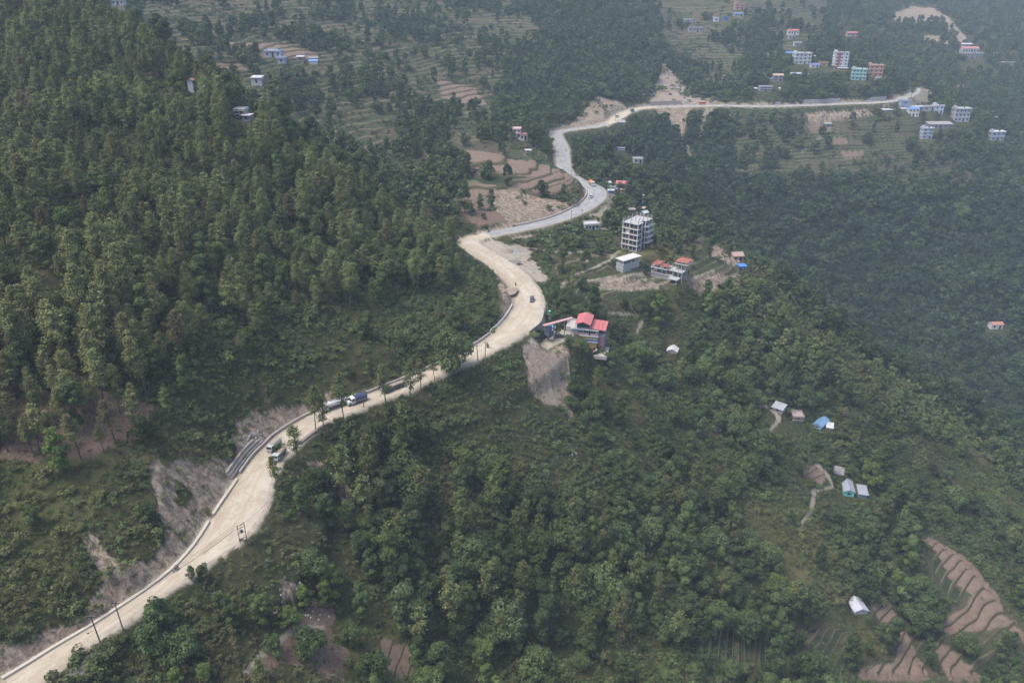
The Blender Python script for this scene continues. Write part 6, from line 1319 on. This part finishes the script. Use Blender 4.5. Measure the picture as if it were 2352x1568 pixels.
def ride_pose():
    J = [((0, -.25, .93), .13), ((0, -.22, 1.12), .13, 1.2), ((0, -.12, 1.36), .14, .8), ((0, -.07, 1.50), .055), ((0, -.04, 1.64), .095), ((0, .03, 1.60), .05)]; Ed = [(0, 1), (1, 2), (2, 3), (3, 4), (4, 5)]
    for s in (-1, 1):
        arm(J, Ed, (s*.19, -.10, 1.37), (s*.30, .10, 1.16), (s*.30, .33, 1.09), s); n0 = len(J)
        J += [((s*.12, -.22, .92), .10), ((s*.22, .18, .78), .07), ((s*.20, .02, .36), .045), ((s*.20, .16, .30), .035)]; Ed += [(0, n0), (n0, n0+1), (n0+1, n0+2), (n0+2, n0+3)]
    return J, Ed
def stand_pose():
    J = [((0, 0, .95), .13), ((0, 0, 1.15), .12, 1.2), ((0, 0, 1.40), .14, .75), ((0, .01, 1.52), .055), ((0, .02, 1.66), .095), ((0, .09, 1.62), .05)]; Ed = [(0, 1), (1, 2), (2, 3), (3, 4), (4, 5)]
    for s in (-1, 1):
        arm(J, Ed, (s*.19, 0, 1.42), (s*.25, -.02, 1.14), (s*.24, .08, .90), s); n0 = len(J)
        J += [((s*.10, 0, .90), .10), ((s*.11, .03, .50), .065), ((s*.12, -.02, .09), .045), ((s*.12, .13, .04), .035)]; Ed += [(0, n0), (n0, n0+1), (n0+1, n0+2), (n0+2, n0+3)]
    return J, Ed
rides = [(405, 1311, -1, 'dark motorcycle heading down the near dirt road', (.30, .24, .24), 'rider in a pinkish grey jacket on the near motorcycle'),
 (1184, 657, 1, 'motorcycle on the dirt road inside the wide bend', (.04, .04, .06), 'rider in dark clothes on the dirt bend'),
 (1122, 535, -1, 'motorcycle at the start of the asphalt after the hairpin', (.05, .05, .06), 'rider in black leaving the hairpin'),
 (1180, 521, -1, 'motorcycle on the asphalt, second from the hairpin', (.22, .24, .32), 'rider in a bluish jacket on the straight asphalt'),
 (1299, 346, -1, 'motorcycle on the far grey asphalt stretch', (.03, .03, .03), 'rider in black on the far asphalt stretch')]
for (u, v, tw_, lab, sh, rl_) in rides:
    hd_ = heading(u, v, tw_); e, p = motorcycle(u, v, hd_, lab); person(p, hd_, rl_, ride_pose(), sh, hair=(.03, .03, .035))
motorcycle(1297, 759, 60, 'motorcycle parked in the drive near the footbridge post', on=False); motorcycle(1311, 772, 20, 'motorcycle parked at the wall of the red-roofed house', on=False)
person(place(1298, 741)+Vector((0, 0, 0)), 100, 'person in an orange shirt standing by the footbridge', stand_pose(), (.55, .20, .08))
person(place(1457.5, 256.5), 0, 'person in dark clothes at the edge of the far dirt road', stand_pose(), (.05, .05, .06))

# palms by the bend and banana plants
def palm(u, v, h, label, n_=18, L=2.6):
    p = place(u, v); e = thing('palm', p, random.uniform(0, 360), label, 'palm'); MB().tube((0, 0, -.5), (.15, 0, h), .16, 7, .12).build('trunk', BARK, e); fr_ = MB()
    for k in range(n_):
        a = k*2.4; up = random.uniform(.1, .9); c, s = math.cos(a), math.sin(a); prev = None
        for j in range(5):
            t = j/4; r_ = L*t; z = h+up*1.2*t*L*.6-1.0*t*t*L*.5; wd = .28*math.sin(math.pi*min(1, t*.9+.1))+.03
            q = [(.15+c*r_-s*wd, s*r_+c*wd, z-.05), (.15+c*r_, s*r_, z+.06), (.15+c*r_+s*wd, s*r_-c*wd, z-.05)]; o = len(fr_.V); fr_.V += q
            if prev is not None: fr_.F += [(prev, prev+1, o+1, o), (prev+1, prev+2, o+2, o+1)]
            prev = o
    f_ = mesh_obj('fronds', fr_.V, fr_.F, LEAF, e); f_['tint'] = [.15, .1, .95]; at = f_.data.attributes.new('lv', 'FLOAT', 'FACE'); at.data.foreach_set('value', np.random.default_rng(4).random(len(fr_.F)).astype(np.float32))
palm(1228, 779, 2.6, 'leftmost palm of the clump at the mouth of the drive'); palm(1238, 777, 3.2, 'tallest palm of the clump at the mouth of the drive'); palm(1247, 774, 2.2, 'rightmost low palm of the clump at the mouth of the drive')
palm(2026, 1385, 1.2, 'spiky palm beside the ploughed strips below the white shed', 16, 3.2); palm(1407, 528, 1.5, 'bushy palm left of the unfinished tower', 14, 2.4); palm(1324, 405, 1.6, 'banana plant by the tip of the terraced spur', 10, 2.0)
palm(1257, 730, 1.8, 'palm beside the water tank at the footbridge', 12, 1.8)
# loose rocks on the slide and in the eroded ground
def rock_mass(name, poly, count, smin, smax, label, col=(.34, .31, .27)):
    P = np.array(poly, float); r = np.random.default_rng(len(label)); pts = []
    while len(pts) < count:
        u = r.uniform(P[:, 0].min(), P[:, 0].max(), 400); v = r.uniform(P[:, 1].min(), P[:, 1].max(), 400); k = ptin(P, u, v); pts += list(zip(u[k], v[k]))
    pts = np.array(pts[:count]); H = hit(pts[:, 0], pts[:, 1]); V = []; F = []
    base = [(-1,-.8,-.5),(1,-.9,-.4),(.9,1,-.5),(-.8,.9,-.4),(-.6,-.7,.6),(.7,-.5,.7),(.6,.6,.5),(-.7,.5,.75)]
    for p in H:
        s = smin+(smax-smin)*r.uniform()**3; a = r.uniform(0, 6.28); c, sn = math.cos(a), math.sin(a); o = len(V)
        for b in base: x, y, z = [q*s*r.uniform(.75, 1.2) for q in b]; V.append((p[0]+x*c-y*sn, p[1]+x*sn+y*c, p[2]+z*.8+s*.15))
        F += [tuple(o+i for i in f) for f in ((0,3,2,1),(4,5,6,7),(0,1,5,4),(1,2,6,5),(2,3,7,6),(3,0,4,7))]
    o = mesh_obj(name, V, F, paint(col, 'rock')); o['kind'] = 'stuff'; o['label'] = label
rock_mass('landslide_rubble', [(1205,805),(1290,800),(1305,900),(1312,965),(1290,935),(1250,920),(1225,880)], 380, .08, .34, 'loose stones on the slide below the forecourt', (.28, .24, .20))
rock_mass('spoil_rubble', [(1150,556),(1205,568),(1265,645),(1230,632),(1190,600)], 260, .12, .5, 'grey rubble tipped beside the hairpin', (.38, .37, .36))
rock_mass('bank_rubble', [(560,1000),(600,985),(620,990),(560,1050),(540,1045)], 120, .12, .45, 'pale stones behind the gabion wall', (.42, .38, .34))
rock_mass('far_rubble', [(1500,220),(1530,140),(1590,210),(1640,225),(1640,240),(1500,240)], 260, .3, 1.6, 'boulders on the far landslide', (.36, .34, .32))
rock_mass('eroded_rubble', [(640,1330),(740,1340),(760,1420),(700,1440),(620,1400)], 70, .1, .5, 'stones on the eroded ground below the near road')
rock_mass('gully_rubble', [(1295,960),(1318,965),(1330,1050),(1320,1075),(1302,1030)], 60, .15, .5, 'stones in the gully below the slide')

# strip of old asphalt left over beside the road, lowest left
_pp = [Vector(at_z(*_cv(*q), -140.15)) for q in ((300,1548),(395,1462),(500,1382),(518,1412),(470,1490),(385,1590))]
o = MB().poly(_pp[::-1], .35).build('old_pavement', paint((.14,.135,.135), 'concrete')); o['kind'] = 'structure'

def gravel_pile(u, v, r_, h_, c, label):
    p = place(u, v, -.15); V = []; F = []; n1, n2 = 18, 6; q = np.random.default_rng(int(u))
    for i in range(n2):
        f = i/(n2-1)
        for k in range(n1): a = 2*math.pi*k/n1; rr_ = r_*(1-f)*(1+.14*math.sin(3*a+u)+q.uniform(-.07, .07)); V.append((math.cos(a)*rr_*1.3, math.sin(a)*rr_, h_*(f**.85)+q.uniform(-.04, .04)))
    F = [(i*n1+k, i*n1+(k+1) % n1, (i+1)*n1+(k+1) % n1, (i+1)*n1+k) for i in range(n2-1) for k in range(n1)]
    o = mesh_obj('gravel_pile', V, F, paint(c, 'earth'), smooth_sh=True); o.location = p; o.rotation_euler = (0, 0, u); o['label'] = label; o['category'] = 'gravel pile'; o['group'] = 'heaps on the spoil ground by the hairpin'
gravel_pile(1163, 578, 3.6, 1.6, (.26, .21, .16), 'brown heap of earth nearest the hairpin'); gravel_pile(1186, 577, 3.0, 1.3, (.25, .24, .23), 'grey heap of gravel beside the rubble slope')
gravel_pile(1178, 601, 3.4, .9, (.20, .185, .16), 'low dark grey heap on the edge of the dirt road'); gravel_pile(1166, 668, 4.2, 1.2, (.30, .24, .18), 'broad tan heap inside the dirt bend')
# ------------------------------------------------------------------ haze: one even body of air round everything
bm = bmesh.new(); bmesh.ops.create_cube(bm, size=1.0)
z0, z1 = float(GZ.min())-1.0, max(float(GZ.max())+40, 60)
for v in bm.verts: v.co = Vector((v.co.x*6400, v.co.y*4400+1500, (v.co.z+.5)*(z1-z0)+z0))
me = bpy.data.meshes.new('haze'); bm.to_mesh(me); bm.free(); ho = bpy.data.objects.new('haze', me); COL.objects.link(ho); ho['kind'] = 'stuff'; ho['label'] = 'pale blue haze in the valley'
hm = bpy.data.materials.new('haze_air'); hm.use_nodes = True; hn = hm.node_tree; hn.nodes.clear(); o_ = hn.nodes.new('ShaderNodeOutputMaterial'); vp = hn.nodes.new('ShaderNodeVolumePrincipled')
vp.inputs['Color'].default_value = (0.70, 0.85, 1.0, 1); vp.inputs['Density'].default_value = 0.000155; vp.inputs['Anisotropy'].default_value = 0.0
hn.links.new(vp.outputs[0], o_.inputs['Volume']); me.materials.append(hm)
